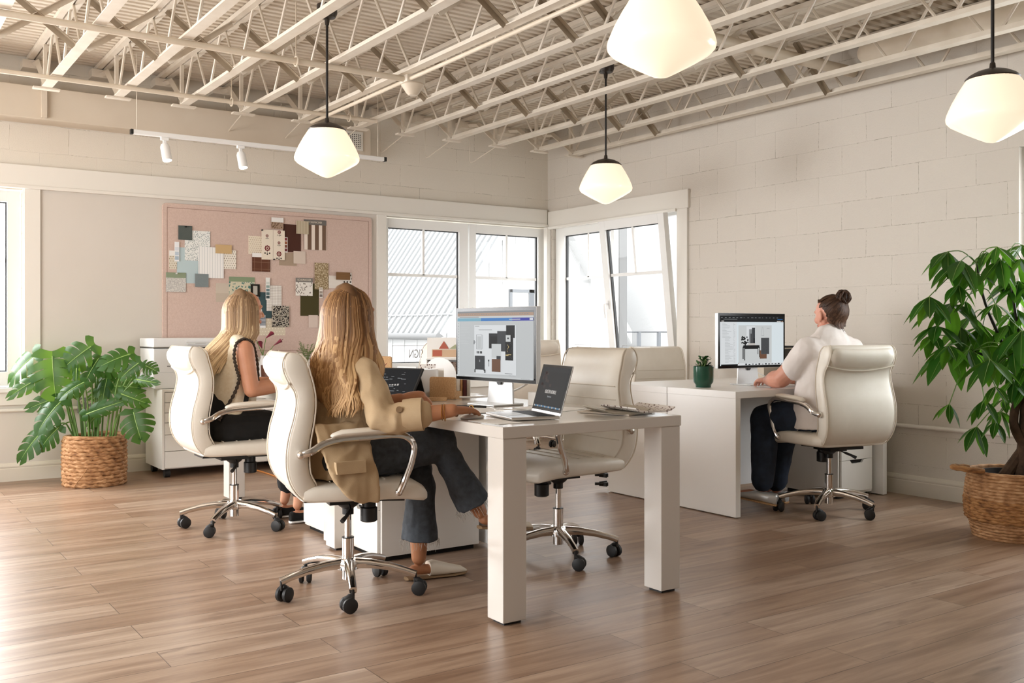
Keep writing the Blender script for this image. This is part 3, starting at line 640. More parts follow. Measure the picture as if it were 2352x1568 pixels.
def make_chair(label, loc, rz, base_rot, group='white leather office chairs'):
    t = thing('office_chair', label, 'office chair', loc, rz, group)
    # seat
    m = MB(); prof = [(-.235, .462, .10, .03), (-.228, .462, .235, .062), (-.19, .463, .249, .078), (-.05, .463, .255, .084), (.10, .463, .255, .088), (.18, .460, .252, .090), (.235, .450, .246, .086), (.268, .438, .236, .070), (.284, .430, .215, .040), (.288, .428, .12, .014)]
    m.loft([seat_ring(*p) for p in prof], 'leather'); m.build('seat', t, ang=60)
    m = MB()
    for k in range(4):
        x = -.12+k*.075; m.tube([(x, -.21, .5065), (x, 0, .5085), (x, .21, .5065)], .0022, 5, 'leather_seam')
    m.build('seat_stitching', t)
    # backrest, one leather all round, with a roll at the top
    def norm(i):
        a = SPINE[max(i-1, 0)]; b = SPINE[min(i+1, len(SPINE)-1)]; d = V((b[0]-a[0], b[1]-a[1])).normalized(); return (d.y, -d.x)
    hw, th = HW, TH
    m = MB(); rings = [spine_ring(SPINE[i], norm(i), hw[i], th[i], 7) for i in range(len(SPINE))]
    m.loft(rings, 'leather'); back = m.build('backrest', t, ang=60)
    for sgn in (-1, 1):
        for side in (-1, 1):
            m = MB(); m.tube([V((SPINE[i][0], sgn*(hw[i]-.006), SPINE[i][1]))+V((norm(i)[0], 0, norm(i)[1]))*side*(th[i]*.47) for i in range(1, len(SPINE))], .0032, 6, 'leather_seam'); m.build('piping', back)
    m = MB()
    for i, z in enumerate((.58, .645, .71, .775, .84)):
        k = min(range(len(SPINE)), key=lambda q: abs(SPINE[q][1]-z)); k2 = k+1 if SPINE[k][1] < z else k-1
        f = (z-SPINE[k][1])/(SPINE[k2][1]-SPINE[k][1]); px = SPINE[k][0]+f*(SPINE[k2][0]-SPINE[k][0]); tt = th[k]+f*(th[k2]-th[k])
        nn = norm(k); m.tube([(px+tt/2+.001, y, z) for y in (-.22, 0, .22)], .0022, 5, 'leather_seam')
    m.build('back_stitching', back)
    m = MB(); rr = []
    for i in range(15):
        y = -1+2*i/14; sc = (1-abs(y)**12)**.2 if abs(y) < 1 else .5; sc = max(sc, .5)
        cx, cz = -.279, .955
        rr.append([V((cx+.046*sc*math.cos(a)-.016*math.sin(a)*sc, y*.231, cz+.060*sc*math.sin(a)-.010*(1-y*y))) for a in [2*math.pi*j/20 for j in range(20)]])
    m.loft(rr, 'leather'); hd = m.build('headrest', t, ang=60)
    m = MB(); m.tube([(-.288+.010*(1-(q/8)**2), q/8*.240, .905-.030*(1-(q/8)**2)) for q in range(-8, 9)], .0055, 6, 'leather_seam'); m.build('headrest_seam', hd)
    m = MB(); m.tube([(-.19, -.215, .440), (-.225, -.19, .450), (-.225, .19, .450), (-.19, .215, .440)], .009, 8, 'leather'); m.ball((-.205, -.212, .446), .013, 10, 8, 'brushed_alu'); m.ball((-.205, .212, .446), .013, 10, 8, 'brushed_alu'); m.build('back_bar', t)
    # armrests
    for sgn in (-1, 1):
        y = sgn*.283
        m = MB(); pts = bez([(-.238, sgn*.268, .628), (-.205, y, .642), (-.16, y, .668), (-.09, y, .684), (.03, y, .690), (.13, y, .693), (.178, y, .680), (.205, y, .645), (.196, y, .585), (.168, y, .510), (.150, sgn*.270, .462)], 5)
        m.tube(pts, .0115, 10, 'chrome', flat=1.25, e=2.6); m.ball((-.244, sgn*.262, .626), .019, 12, 8, 'chrome'); m.ball((.148, sgn*.262, .458), .017, 12, 8, 'chrome'); arm = m.build('armrest', t)
        m = MB(); m.tube([(-.115, y, .702), (-.09, y, .708), (.0, y, .712), (.09, y, .715), (.135, y, .713)], [.020, .027, .029, .028, .020], 14, 'leather', flat=.5, round_=True, up=(0, 0, 1)); m.build('arm_pad', arm)
    # mechanism, gas column
    m = MB(); m.prism([(-.20, -.09, .424), (.15, -.09, .412), (.15, .09, .412), (-.20, .09, .424)], (0, 0, -.016), 'black_plastic'); m.b2((-.09, -.06, .385), (.07, .06, .412), 'black_plastic'); m.lathe([(.055, .392), (.04, .372), (.024, .36), (.024, .335)], n=20, mat='black_plastic'); mech = m.build('mechanism', t, ang=50)
    m = MB(); m.lathe([(.028, .30), (.036, .305), (.036, .36), (.03, .365), (.03, .405)], (.085, -.02, 0), 18, 'black_plastic'); m.build('tension_knob', mech)
    m = MB(); m.tube(bez([(-.01, -.05, .39), (-.01, -.085, .372), (-.035, -.13, .352), (-.06, -.155, .335)], 4), [.004]*6+[.008]*4+[.010]*3, 8, 'black_plastic'); m.build('height_lever', mech)
    m = MB(); m.tube([(.02, -.13, .412), (.21, -.13, .402)], .004, 5, 'black_plastic'); m.b2((.03, -.16, .413), (.17, -.06, .4145), 'label_paper'); m.build('seat_label', mech, smooth=False)
    m = MB(); m.cyl((0, 0, .10), (0, 0, .345), .0145, mat='chrome'); m.cyl((0, 0, .06), (0, 0, .235), .025, mat='chrome'); m.cyl((0, 0, .2345), (0, 0, .2385), .026, mat='black_plastic'); m.build('gas_column', t)
    m = MB(); m.lathe([(.028, .098), (.046, .104), (.048, .128), (.040, .146), (.026, .150)], n=24, mat='chrome')
    for k in range(5):
        a = base_rot+k*2*math.pi/5; c, s_ = math.cos(a), math.sin(a)
        pts = [(c*r, s_*r, z) for r, z in ((.035, .128), (.10, .127), (.18, .117), (.25, .100), (.292, .086))]
        m.tube(pts, [.022, .020, .018, .016, .0155], 10, 'chrome', flat=[1.0, .95, .9, .9, .95], e=3.2, up=(0, 0, 1))
    m.build('star_base', t, ang=50)
    for k in range(5):
        a = base_rot+k*2*math.pi/5; c, s_ = math.cos(a), math.sin(a); q = V((c*.288, s_*.288, 0)); b = a+1.1+k*1.3; u = V((math.cos(b), math.sin(b), 0)); off = q-u.orthogonal()*0
        sd = V((-u.y, u.x, 0)); w_ = q+u*.018
        m = MB(); m.cyl(q+V((0, 0, .05)), q+V((0, 0, .09)), .007, mat='black_metal', n=8)
        for g in (-1, 1): m.tube([w_+sd*g*.006+V((0, 0, .0305)), w_+sd*g*.012+V((0, 0, .0305)), w_+sd*g*.024+V((0, 0, .0305)), w_+sd*g*.028+V((0, 0, .0305))], [.024, .0305, .0305, .022], 18, 'black_rubber')
        m.tube([q+V((0, 0, .066)), q+u*.012+V((0, 0, .062)), q+u*.034+V((0, 0, .052))], [.012, .02, .014], 10, 'black_rubber', flat=.6); m.build('caster', t)
    return t
AZ = lambda a: R(90-a)
ch1 = make_chair('white leather office chair under the woman in the beige blazer', (1.765, 3.80, 0), AZ(102), R(45), 'white leather office chairs')
def spin(c, deg):                     # each chair's star base stands turned its own way
    for o in c.children:
        if o.name.startswith(('star_base', 'caster')): o.rotation_euler = (0, 0, R(deg-45))
    return c
spin(dup(ch1, (1.83, 5.45, 0), AZ(92), 'white leather office chair under the woman in the cream knit vest'), 15)
spin(dup(ch1, (2.905, 3.83, 0), AZ(271), 'empty white office chair tucked under the nearest table, facing the woman in the blazer'), 70)
spin(dup(ch1, (4.95, 3.80, 0), AZ(14), 'white leather office chair under the woman in the white T-shirt'), 56)
dup(ch1, (5.32, 5.52, -.045), AZ(188), 'empty white office chair behind the far desk, its top beside the green pot')
dup(ch1, (5.28, 7.30, 0), AZ(40), 'empty white office chair near the window corner, seen from behind past the monitor')
dup(ch1, (3.15, 5.75, 0), AZ(268), 'empty white office chair across the far table, mostly hidden behind the big monitor')

# ------------------------------------------------------------------ tables and desks
def parsons(label, x0, x1, y0, y1):
    t = thing('white_table', label, 'table', ((x0+x1)/2, (y0+y1)/2, 0), 0, 'white lacquer tables end to end')
    hx, hy = (x1-x0)/2, (y1-y0)/2
    m = MB(); m.b2((-hx, -hy, .705), (hx, hy, .75), 'white_gloss'); m.build('tabletop', t, smooth=False, bevel=.003)
    for a in (-1, 1):
        for b in (-1, 1):
            m = MB(); m.b2((a*hx-a*.004, b*hy-b*.004, .012), (a*(hx-.112), b*(hy-.112), .705), 'white_gloss'); lg = m.build('leg', t, smooth=False, bevel=.003)
            m = MB(); m.b2((a*hx-a*.02, b*hy-b*.02, 0), (a*(hx-.096), b*(hy-.096), .012), 'black_rubber'); m.build('foot_pad', lg, smooth=False)
    return t
parsons('glossy white table nearest the camera with the laptop and large monitor', 2.035, 2.955, 3.025, 4.66)
parsons('white table farther from the camera where the woman in the cream vest works', 2.075, 2.995, 4.665, 6.41)
def drawer_unit(label, loc, rz, w_, d, h, n, base=.025):
    """front faces local -Y"""
    t = thing('drawer_unit', label, 'drawer unit', loc, rz, 'white drawer units under the desks')
    m = MB(); m.b2((-w_/2, 0, base), (w_/2, d, h), 'cabinet_white'); m.b2((-w_/2+.02, .02, 0), (w_/2-.02, d-.02, base), 'shadow_gap')
    m.b2((-w_/2+.016, -.0004, base+.016), (w_/2-.016, 0, h-.016), 'seam_dark'); m.build('carcass', t, smooth=False, bevel=.002)
    hh = (h-base-.034)/n
    for k in range(n):
        z0 = base+.017+k*hh+.0015; z1 = z0+hh-.003; x0, x1 = -w_/2+.018, w_/2-.018; c = .055
        m = MB(); m.prism([(x0, -.016, z0), (x1, -.016, z0), (x1, -.016, z1), (c+.02, -.016, z1), (c, -.016, z1-.022), (-c, -.016, z1-.022), (-c-.02, -.016, z1), (x0, -.016, z1)], (0, .0155, 0), 'cabinet_white'); dr = m.build('drawer', t, smooth=False)
        m = MB(); m.prism([(c+.02, -.0012, z1), (c, -.0012, z1-.022), (-c, -.0012, z1-.022), (-c-.02, -.0012, z1)], (0, .001, 0), 'shadow_gap'); m.build('finger_pull', dr, smooth=False)
    return t
drawer_unit('white drawer unit under the nearest table, behind the planted foot', (2.125, 4.375, 0), -R(90), .36, .55, .68, 3)
drawer_unit('white drawer unit farther back, under the far table beside the dark trouser leg', (2.14, 4.99, 0), -R(90), .36, .55, .68, 3)
t = thing('modesty_panel', 'white upright panel standing beneath the middle of the nearest table', 'panel', (2.72, 4.30, 0))
m = MB(); m.b2((0, -.3, .02), (.03, .25, .70), 'white_satin'); m.build('board', t, smooth=False, bevel=.002)
m = MB(); m.tube([(-.002, -.22, .48), (-.012, -.22, .48)], .06, 24, 'bronze_cap'); m.build('grommet', t)
# right-hand desk pair
for k, (y0, lb) in enumerate(((3.99, 'white panel-ended desk where the woman in the white T-shirt works'), (4.575, 'white panel-ended desk behind it, toward the window, with an empty chair'))):
    t = thing('white_desk', lb, 'desk', (5.075, y0, 0), 0, 'white desks back to back')
    m = MB(); m.b2((-.735, 0, .708), (.735, .58, .75), 'white_satin'); m.build('desktop', t, smooth=False, bevel=.002)
    for s in (-1, 1):
        m = MB(); m.b2((s*.735-s*.001, .001, .006), (s*(.735-.042), .579, .708), 'white_satin'); pn = m.build('side_panel', t, smooth=False, bevel=.0015)
        m = MB()
        for yy in (.08, .3, .5): m.b2((s*.72, yy-.02, 0), (s*.70, yy+.02, .006), 'black_rubber')
        m.build('foot_pad', pn, smooth=False)
    m = MB(); yb = .52 if k == 0 else .04; m.b2((-.693, yb, .08), (.693, yb+.02, .708), 'white_satin'); m.build('back_panel', t, smooth=False)
    if k == 0:
        m = MB(); m.tube([(-.60, .519, .48), (-.60, .508, .48)], .055, 24, 'pvc_grey'); m.build('grommet', t)
drawer_unit('white drawer unit beneath the desk of the woman in the white T-shirt', (5.56, 4.06, 0), 0, .36, .45, .69, 3)
for q, z, lb in ((0, .112, 'upper'), (1, .05, 'lower')):
    m = MB(); m.tube([(4.315, 5.22, z), (4.36, 5.19, z)], [.016, .022], 10, 'black_plastic'); m.tube([(4.29, 5.235, z), (4.315, 5.22, z)], .010, 8, 'black_plastic')
    m.b2((4.33, 5.165, z-.012), (4.36, 5.2, z+.012), 'black_plastic')
    tag(m.build('black_clamp'), f'{lb} of two black clamps at the far bottom edge of the white desk panel', 'clamp')
# drawer cabinet with printer
t = thing('drawer_cabinet', 'wide white cabinet of six drawers on casters below the printer', 'cabinet', (1.97, 7.50, 0))
m = MB(); m.b2((0, .018, .065), (1.02, .48, .665), 'cabinet_white'); m.b2((0, 0, .065), (.018, .018, .665), 'cabinet_white'); m.b2((1.002, 0, .065), (1.02, .018, .665), 'cabinet_white'); m.b2((.018, 0, .647), (1.002, .018, .665), 'cabinet_white'); m.b2((.018, .016, .075), (1.002, .0185, .65), 'seam_dark'); m.build('carcass', t, smooth=False, bevel=.0015)
zs = [.072, .20, .325, .415, .49, .567, .645]
for k in range(6):
    m = MB(); m.b2((.021, 0, zs[k]+.002), (.999, .016, zs[k+1]-.002), 'cabinet_white'); m.build('drawer', t, smooth=False, bevel=.001)
for x, y in ((.05, .06), (.97, .06), (.05, .42), (.97, .42)):
    m = MB(); m.tube([(x-.02, y, .03), (x+.02, y, .03)], .03, 16, 'black_rubber'); m.b2((x-.012, y-.02, .035), (x+.012, y+.02, .065), 'black_plastic'); m.build('caster', t)
t = thing('office_printer', 'white multifunction printer standing on the wide drawer cabinet', 'printer', (1.935, 7.57, .666))
m = MB(); m.prism([(0, 0, .0), (.0, 0, .02), (-.012, 0, .06), (-.012, 0, .31), (.53, 0, .31), (.53, 0, 0)], (0, .40, 0), 'printer_white'); m.build('body', t, smooth=False, bevel=.012, seg=3)
m = MB(); m.b2((-.015, -.012, .315), (.535, .40, .385), 'printer_white'); m.build('scanner_lid', t, smooth=False, bevel=.01, seg=3)
m = MB(); m.b2((-.0135, -.004, .309), (.531, .395, .3155), 'ink_dark'); m.build('lid_gap', t, smooth=False)
m = MB(); m.prism([(.23, -.014, .345), (.40, -.014, .345), (.40, -.05, .33), (.23, -.05, .33)], (0, .0, .012), 'printer_grey'); m.b2((.29, -.045, .342), (.37, -.02, .346), 'ink_grey'); m.build('control_panel', t, smooth=False)
m = MB(); m.b2((.11, -.003, .225), (.40, .0, .295), 'ink_dark'); m.b2((.11, -.0035, .20), (.40, -.001, .23), 'printer_grey'); m.build('paper_tray', t, smooth=False)
m = MB(); m.b2((.09, -.002, .17), (.12, 0, .175), 'ink_dark'); m.b2((.0, -.002, .125), (.52, 0, .128), 'printer_grey'); m.build('paper_drawer', t, smooth=False)
m = MB()
m.ball((1.875, 7.72, .70), (.05, .04, .055), 14, 10, 'printer_grey'); m.ball((1.885, 7.70, .76), (.028, .03, .04), 12, 8, 'printer_grey'); tag(m.build('plastic_bag'), 'small crumpled pale plastic bag on the cabinet end beside the printer', 'bag')
# low console under the pinboard
t = thing('console_cabinet', 'low white console below the pinboard, mostly hidden behind the seated women', 'console', (3.05, 7.52, 0))
m = MB(); m.b2((0, 0, .06), (.92, .46, .69), 'cabinet_white'); m.b2((.02, .02, 0), (.90, .44, .06), 'shadow_gap'); m.build('body', t, smooth=False, bevel=.003)
m = MB(); m.b2((-.30, -.02, .69), (.94, .475, .715), 'white_satin'); m.build('console_top', t, smooth=False, bevel=.003)
t = thing('leather_bin', 'brown leather desk bin with white spine on the low console', 'bin', (2.86, 7.66, .716))
m = MB(); m.lathe([(.062, 0), (.066, .09), (.066, .112), (.060, .112), (.058, .01)], n=28, mat='brown_leather'); m.build('body', t)
m = MB(); m.b2((.012, -.069, .004), (.026, -.06, .108), 'paper_white'); m.build('spine', t, smooth=False)
# ------------------------------------------------------------------ screens
emis('screen_grey', 'b9bcbd', 0.76); emis('screen_white', 'd4d7d9', 0.76); emis('screen_pale', 'cfd8dc', 0.80); emis('screen_page', 'c3c6c6', 0.76); emis('screen_blue', '3d7fc4', 0.64); emis('screen_indigo', '3a3fa8', 0.64); emis('screen_teal', '7fb3c8', 0.64); emis('screen_dark', '2b2d31', 0.48); emis('screen_black', '17191c', 0.40)
emis('screen_slate', '45484c', 0.48); emis('screen_wood', '7a5540', 0.56); emis('screen_marble', '55575a', 0.48); emis('screen_tan', 'b79a86', 0.64); emis('screen_line', '8d9092', 0.64); emis('screen_gold', 'c9b27c', 0.64); emis('screen_dim', '0d0c0d', 0.40); emis('screen_photo', '3f2c28', 0.40); emis('screen_text', 'd8d2cc', 0.56); emis('screen_icon', '5f8fb5', 0.56)
simple('bezel_black', '0b0b0c', .2, 0, None, 8, 0, 60, .2)
def monitor(label, loc, rz, draw):
    """local: screen faces -Y, x to the viewer's right"""
    t = thing('computer_monitor', label, 'monitor', loc, rz)
    W, H, Z0 = .622, .362, .112
    m = MB(); m.b2((-W/2, 0, Z0), (W/2, .028, Z0+H), 'alu_paint'); m.build('housing', t, smooth=False, bevel=.003)
    m = MB(); m.b2((-W/2+.002, -.0015, Z0+.002), (W/2-.002, .001, Z0+H-.002), 'bezel_black'); m.build('bezel', t, smooth=False)
    s = MB(); k = [0]
    X0, X1, Y0_, Y1_ = -W/2+.016, W/2-.016, Z0+.018, Z0+H-.018
    def q(u0, v0, u1, v1, mat):     # u to the right, v downwards, 0..1
        k[0] += 1; y = -.0018-.00004*k[0]
        s.rect((X0+(X1-X0)*u0, y, Y1_-(Y1_-Y0_)*v1), ((X1-X0)*(u1-u0), 0, 0), (0, 0, (Y1_-Y0_)*(v1-v0)), mat)
    draw(q); s.build('screen', t, smooth=False)
    m = MB(); m.prism([(-.10, .035, 0.006), (.10, .035, 0.006), (.075, .045, .27), (-.075, .045, .27)], (0, .010, 0), 'alu_paint'); m.build('stand', t, smooth=False, bevel=.002)
    m = MB(); m.b2((-.105, -.085, 0), (.105, .10, .008), 'alu_paint'); m.build('stand_foot', t, smooth=False, bevel=.003)
    m = MB(); m.tube([(0, .034, Z0-.001), (0, .028, Z0-.001)], .016, 16, 'black_plastic'); m.build('cable_hole', t)
    return t
def draw_mood(q):
    q(0, 0, 1, 1, 'screen_grey'); q(0, 0, 1, .028, 'screen_line')
    r = random.Random(3)
    q(0, .028, 1, .075, 'screen_tan'); q(0, .075, 1, .105, 'screen_page')
    for i in range(30): q(.02+i*.031, .045, .02+i*.031+r.uniform(.008, .02), .055, 'screen_line')
    q(.03, .085, .30, .094, 'screen_line')
    q(0, .105, .33, .15, 'screen_teal'); q(.33, .105, .74, .15, 'screen_blue'); q(.74, .105, 1, .15, 'screen_indigo'); q(.955, .112, .995, .142, 'screen_white'); q(.70, .122, .84, .133, 'screen_page')
    q(0, .15, .035, 1, 'screen_page')
    for i in range(18): q(.012, .18+i*.043, .02, .19+i*.043, 'screen_line')
    q(.24, .21, .79, .945, 'screen_white')
    q(.25, .225, .31, .231, 'screen_line'); q(.30, .28, .48, .287, 'screen_line')
    for i in range(5): q(.70+i*.018, .215, .708+i*.018, .223, 'screen_line'); q(.70+i*.018, .95, .708+i*.018, .956, 'screen_line')
    q(.44, .335, .60, .56, 'screen_dark'); q(.455, .38, .56, .55, 'screen_black'); q(.55, .30, .68, .60, 'screen_slate'); q(.665, .215, .775, .40, 'screen_black'); q(.655, .40, .755, .73, 'screen_black')
    for i in range(46): a = r.uniform(.66, .745); b = r.uniform(.37, .70); q(a, b, a+.006, b+.006, 'screen_marble')
    q(.665, .36, .725, .455, 'screen_page'); q(.683, .395, .705, .42, 'screen_slate')
    q(.48, .49, .605, .70, 'screen_page'); q(.545, .67, .60, .73, 'screen_slate')
    for i in range(7): q(.688+.008*math.sin(i), .50+i*.016, .695+.012*math.sin(i), .512+i*.016, 'screen_gold')
    q(.665, .645, .70, .665, 'screen_gold'); q(.69, .64, .735, .65, 'screen_gold')
    q(.275, .355, .355, .575, 'screen_line'); q(.28, .36, .35, .57, 'screen_white'); q(.287, .38, .343, .565, 'screen_grey')
    q(.24, .44, .25, .50, 'screen_slate'); q(.245, .46, .262, .478, 'screen_line')
    for a in (.28, .30, .325, .34): q(a, .605, a+.014, .64, 'screen_slate')
    q(.255, .675, .39, .90, 'screen_slate'); q(.315, .735, .327, .77, 'screen_line'); q(.25, .88, .265, .93, 'screen_black'); q(.385, .88, .40, .93, 'screen_black'); q(.265, .885, .375, .93, 'screen_white')
    q(.435, .73, .452, .755, 'screen_slate'); q(.44, .755, .449, .83, 'screen_line')
    q(.485, .715, .60, .905, 'screen_wood'); q(.655, .92, .75, .928, 'screen_line')
    for i in range(11): q(.04, .25+i*.024, .04+r.uniform(.08, .17), .254+i*.024, 'screen_page')
    q(0, .975, 1, 1, 'screen_page')
    for i in range(9): q(.02+i*.011, .984, .027+i*.011, .99, 'screen_line'); q(.86+i*.013, .984, .868+i*.013, .991, 'screen_line')
    q(.02, .05, .021, .06, 'screen_line')
def draw_shop(q):
    r = random.Random(5)
    q(0, 0, 1, 1, 'screen_pale'); q(0, 0, 1, .125, 'screen_black')
    for i in range(16): q(.015+i*.058, .032, .015+i*.058+r.uniform(.01, .035), .043, 'screen_line')
    q(.05, .065, .26, .073, 'screen_line'); q(.90, .062, .985, .074, 'screen_blue'); q(.02, .10, .06, .115, 'screen_text'); q(.89, .10, .955, .122, 'screen_text'); q(.965, .10, .99, .122, 'screen_tan')
    q(0, .125, .255, .97, 'screen_white')
    for i in range(34): y = .15+i*.0235; q(.03+.04*(i > 12), y, .03+.04*(i > 12)+r.uniform(.05, .14), y+.004, 'screen_line'); q(.20, y, .20+r.uniform(.008, .03), y+.004, 'screen_line')
    q(.275, .19, .80, .965, 'screen_page')
    q(.40, .21, .535, .565, 'screen_white'); q(.44, .27, .53, .56, 'screen_line'); q(.485, .24, .533, .555, 'screen_slate'); q(.46, .36, .50, .56, 'screen_marble'); q(.51, .45, .533, .563, 'screen_dark')
    for i in range(10): q(.645-.002*i, .22+i*.018, .648-.002*i, .235+i*.018, 'screen_line'); q(.655+.002*i, .22+i*.018, .658+.002*i, .235+i*.018, 'screen_line')
    q(.635, .40, .675, .405, 'screen_line'); q(.72, .25, .765, .256, 'screen_line')
    for i in range(30): a = r.uniform(.31, .41); b = r.uniform(.40, .545); q(a, b, a+.02, b+.025, 'screen_black')
    q(.365, .53, .385, .61, 'screen_black'); q(.42, .555, .53, .60, 'screen_text'); q(.345, .595, .60, .65, 'screen_black'); q(.37, .65, .57, .67, 'screen_black')
    q(.335, .62, .35, .87, 'screen_black'); q(.36, .64, .373, .90, 'screen_black'); q(.57, .64, .58, .78, 'screen_black'); q(.595, .63, .605, .84, 'screen_black')
    q(.625, .445, .755, .78, 'screen_marble')
    for i in range(60): a = r.uniform(.628, .748); b = r.uniform(.46, .77); q(a, b, a+.006, b+.008, 'screen_slate')
    q(.60, .70, .62, .84, 'screen_wood'); q(.60, .78, .71, .87, 'screen_wood')
    q(.255, .955, 1, 1, 'screen_white')
    for i in range(12): a = .37+i*.052; q(a, .965+.008*(i % 2), a+.03, .992, ('screen_slate', 'screen_black', 'screen_line')[i % 3])
    q(0, .97, .255, 1, 'screen_black'); q(.26, .945, .275, .965, 'screen_tan')
monitor('large monitor showing a mood board on the table nearest the camera', (2.61, 3.955, .7505), -R(90)+R(5.2), draw_mood)
monitor('large monitor showing a console table collage before the woman in the white T-shirt', (4.965, 4.42, .7505), R(-2), draw_shop)
# laptop, local: user sits at -Y
t = thing('open_laptop', 'open silver laptop with dark screen on the table corner nearest the camera', 'laptop', (2.435, 3.30, .7505), -R(90)-R(13))
m = MB(); m.b2((-.152, -.212, .002), (.152, 0, .014), 'brushed_alu'); bs = m.build('keyboard_base', t, smooth=False, bevel=.004)
m = MB(); m.b2((-.135, -.098, .0142), (.135, -.012, .0146), 'ink_dark'); kb = m.build('keyboard', bs, smooth=False)
m = MB()
for r_ in range(5):
    for c in range(14): m.b2((-.133+c*.0192, -.096+r_*.0168, .0146), (-.133+c*.0192+.0165, -.096+r_*.0168+.0142, .0158), 'black_plastic')
m.build('keys', kb, smooth=False)
m = MB(); m.b2((-.052, -.20, .0142), (.052, -.112, .0146), 'alu_paint'); m.build('trackpad', bs, smooth=False)
La = R(16); Lu = V((0, math.sin(La), math.cos(La))); Ln = V((0, -math.cos(La), math.sin(La)))
def lid(mb, u0, u1, v0, v1, d0, d1, mat):
    o = V((0, .0, .012)); P = lambda u, v, d: o+V((u, 0, 0))+Lu*v+Ln*d
    mb.add([P(u, v, d) for u in (u0, u1) for v in (v0, v1) for d in (d0, d1)], [(0, 1, 3, 2), (4, 6, 7, 5), (0, 4, 5, 1), (2, 3, 7, 6), (0, 2, 6, 4), (1, 5, 7, 3)], mat)
m = MB(); lid(m, -.152, .152, 0, .212, -.006, 0, 'brushed_alu'); ld = m.build('lid', t, smooth=False, bevel=.003)
m = MB(); lid(m, -.150, .150, .012, .210, 0, .0008, 'bezel_black'); m.build('bezel', ld, smooth=False)
m = MB(); lid(m, -.142, .142, .022, .200, .0008, .0010, 'screen_black'); lid(m, -.132, .132, .035, .180, .0010, .0012, 'screen_dim')
r = random.Random(8)
for i in range(14): a = r.uniform(-.125, -.03); b = r.uniform(.10, .17); lid(m, a, a+.02, b, b+.012, .0012, .0013, 'screen_photo')
for i in range(22): lid(m, -.138+i*.0125, -.129+i*.0125, .025, .032, .0012, .0014, 'screen_icon' if i % 3 else 'screen_text')
m.build('screen', ld, smooth=False)
LM = frame3(V((0, 0, .012))+Lu*.093+Ln*.0016, (1, 0, 0), Lu)
text_mesh('KRISTIN BURKE', .022, 'screen_text', ld, 'screen_lettering', LM, sx=.75)
text_mesh('Interiors', .012, 'screen_line', ld, 'screen_lettering', frame3(V((0, 0, .012))+Lu*.073+Ln*.0016, (1, 0, 0), Lu))
# tablet on its folded stand
t = thing('tablet', 'dark tablet propped on a black folding cover in front of the white bin', 'tablet', (2.31, 4.42, .7505), -R(62))
ta = R(38); Tu = V((0, math.sin(ta), math.cos(ta))); Tn = V((0, -math.cos(ta), math.sin(ta)))
def tb(mb, u0, u1, v0, v1, d0, d1, mat):
    P = lambda u, v, d: V((0, -.06, .012))+V((u, 0, 0))+Tu*v+Tn*d
    mb.add([P(u, v, d) for u in (u0, u1) for v in (v0, v1) for d in (d0, d1)], [(0, 1, 3, 2), (4, 6, 7, 5), (0, 4, 5, 1), (2, 3, 7, 6), (0, 2, 6, 4), (1, 5, 7, 3)], mat)
m = MB(); tb(m, -.135, .135, 0, .20, -.012, 0, 'black_rubber'); m.build('case', t, smooth=False, bevel=.004)
m = MB(); tb(m, -.125, .125, .010, .19, 0, .001, 'screen_dark')
for i in range(26): a = r.uniform(-.11, .09); b = r.uniform(.025, .17); tb(m, a, a+r.uniform(.005, .03), b, b+.003, .001, .0013, 'screen_line')
for i in range(4): tb(m, -.03+i*.016, -.02+i*.016, .088, .093+.002*i, .001, .0014, 'screen_text')
m.build('screen', t, smooth=False)
m = MB(); m.prism([(-.12, .02, .006), (.12, .02, .006), (.12, .12, .0), (-.12, .12, 0)], (0, 0, .006), 'black_cloth'); m.prism([(-.12, .11, .0), (.12, .11, 0), (.12, .055, .12), (-.12, .055, .12)], (0, .006, 0), 'black_cloth'); m.build('folding_cover', t, smooth=False)
m = MB(); tb(m, -.03, .09, .201, .211, -.008, -.001, 'white_plastic'); m.build('stylus_pen', t, smooth=False, bevel=.003)
# ------------------------------------------------------------------ pinboard and its swatches
def rrect(x0, x1, z0, z1, r, y, n=6):
    out = []
    for cx, cz, a0 in ((x1-r, z1-r, 0), (x0+r, z1-r, 90), (x0+r, z0+r, 180), (x1-r, z0+r, 270)):
        for k in range(n+1):
            a = R(a0+90*k/n); out.append((cx+r*math.cos(a), y, cz+r*math.sin(a)))
    return out
t = thing('pinboard', 'large dusty pink felt pinboard with rounded corners full of fabric swatches', 'pinboard', (0, 0, 0))
m = MB(); m.prism(rrect(2.10, 3.945, .885, 2.13, .035, 7.986), (0, .0215, 0), 'felt_pink'); m.build('board', t, smooth=False, bevel=.003)
m = MB(); a, b, c, d = 2.135, 3.912, .935, 2.095
for lo, hi in (((a, 7.9852, d-.004), (b, 7.9858, d)), ((a, 7.9852, c), (b, 7.9858, c+.004)), ((a, 7.9852, c), (a+.004, 7.9858, d)), ((b-.004, 7.9852, c), (b, 7.9858, d))): m.b2(lo, hi, 'felt_groove')
m.build('stitched_groove', t, smooth=False)
PN = [0]
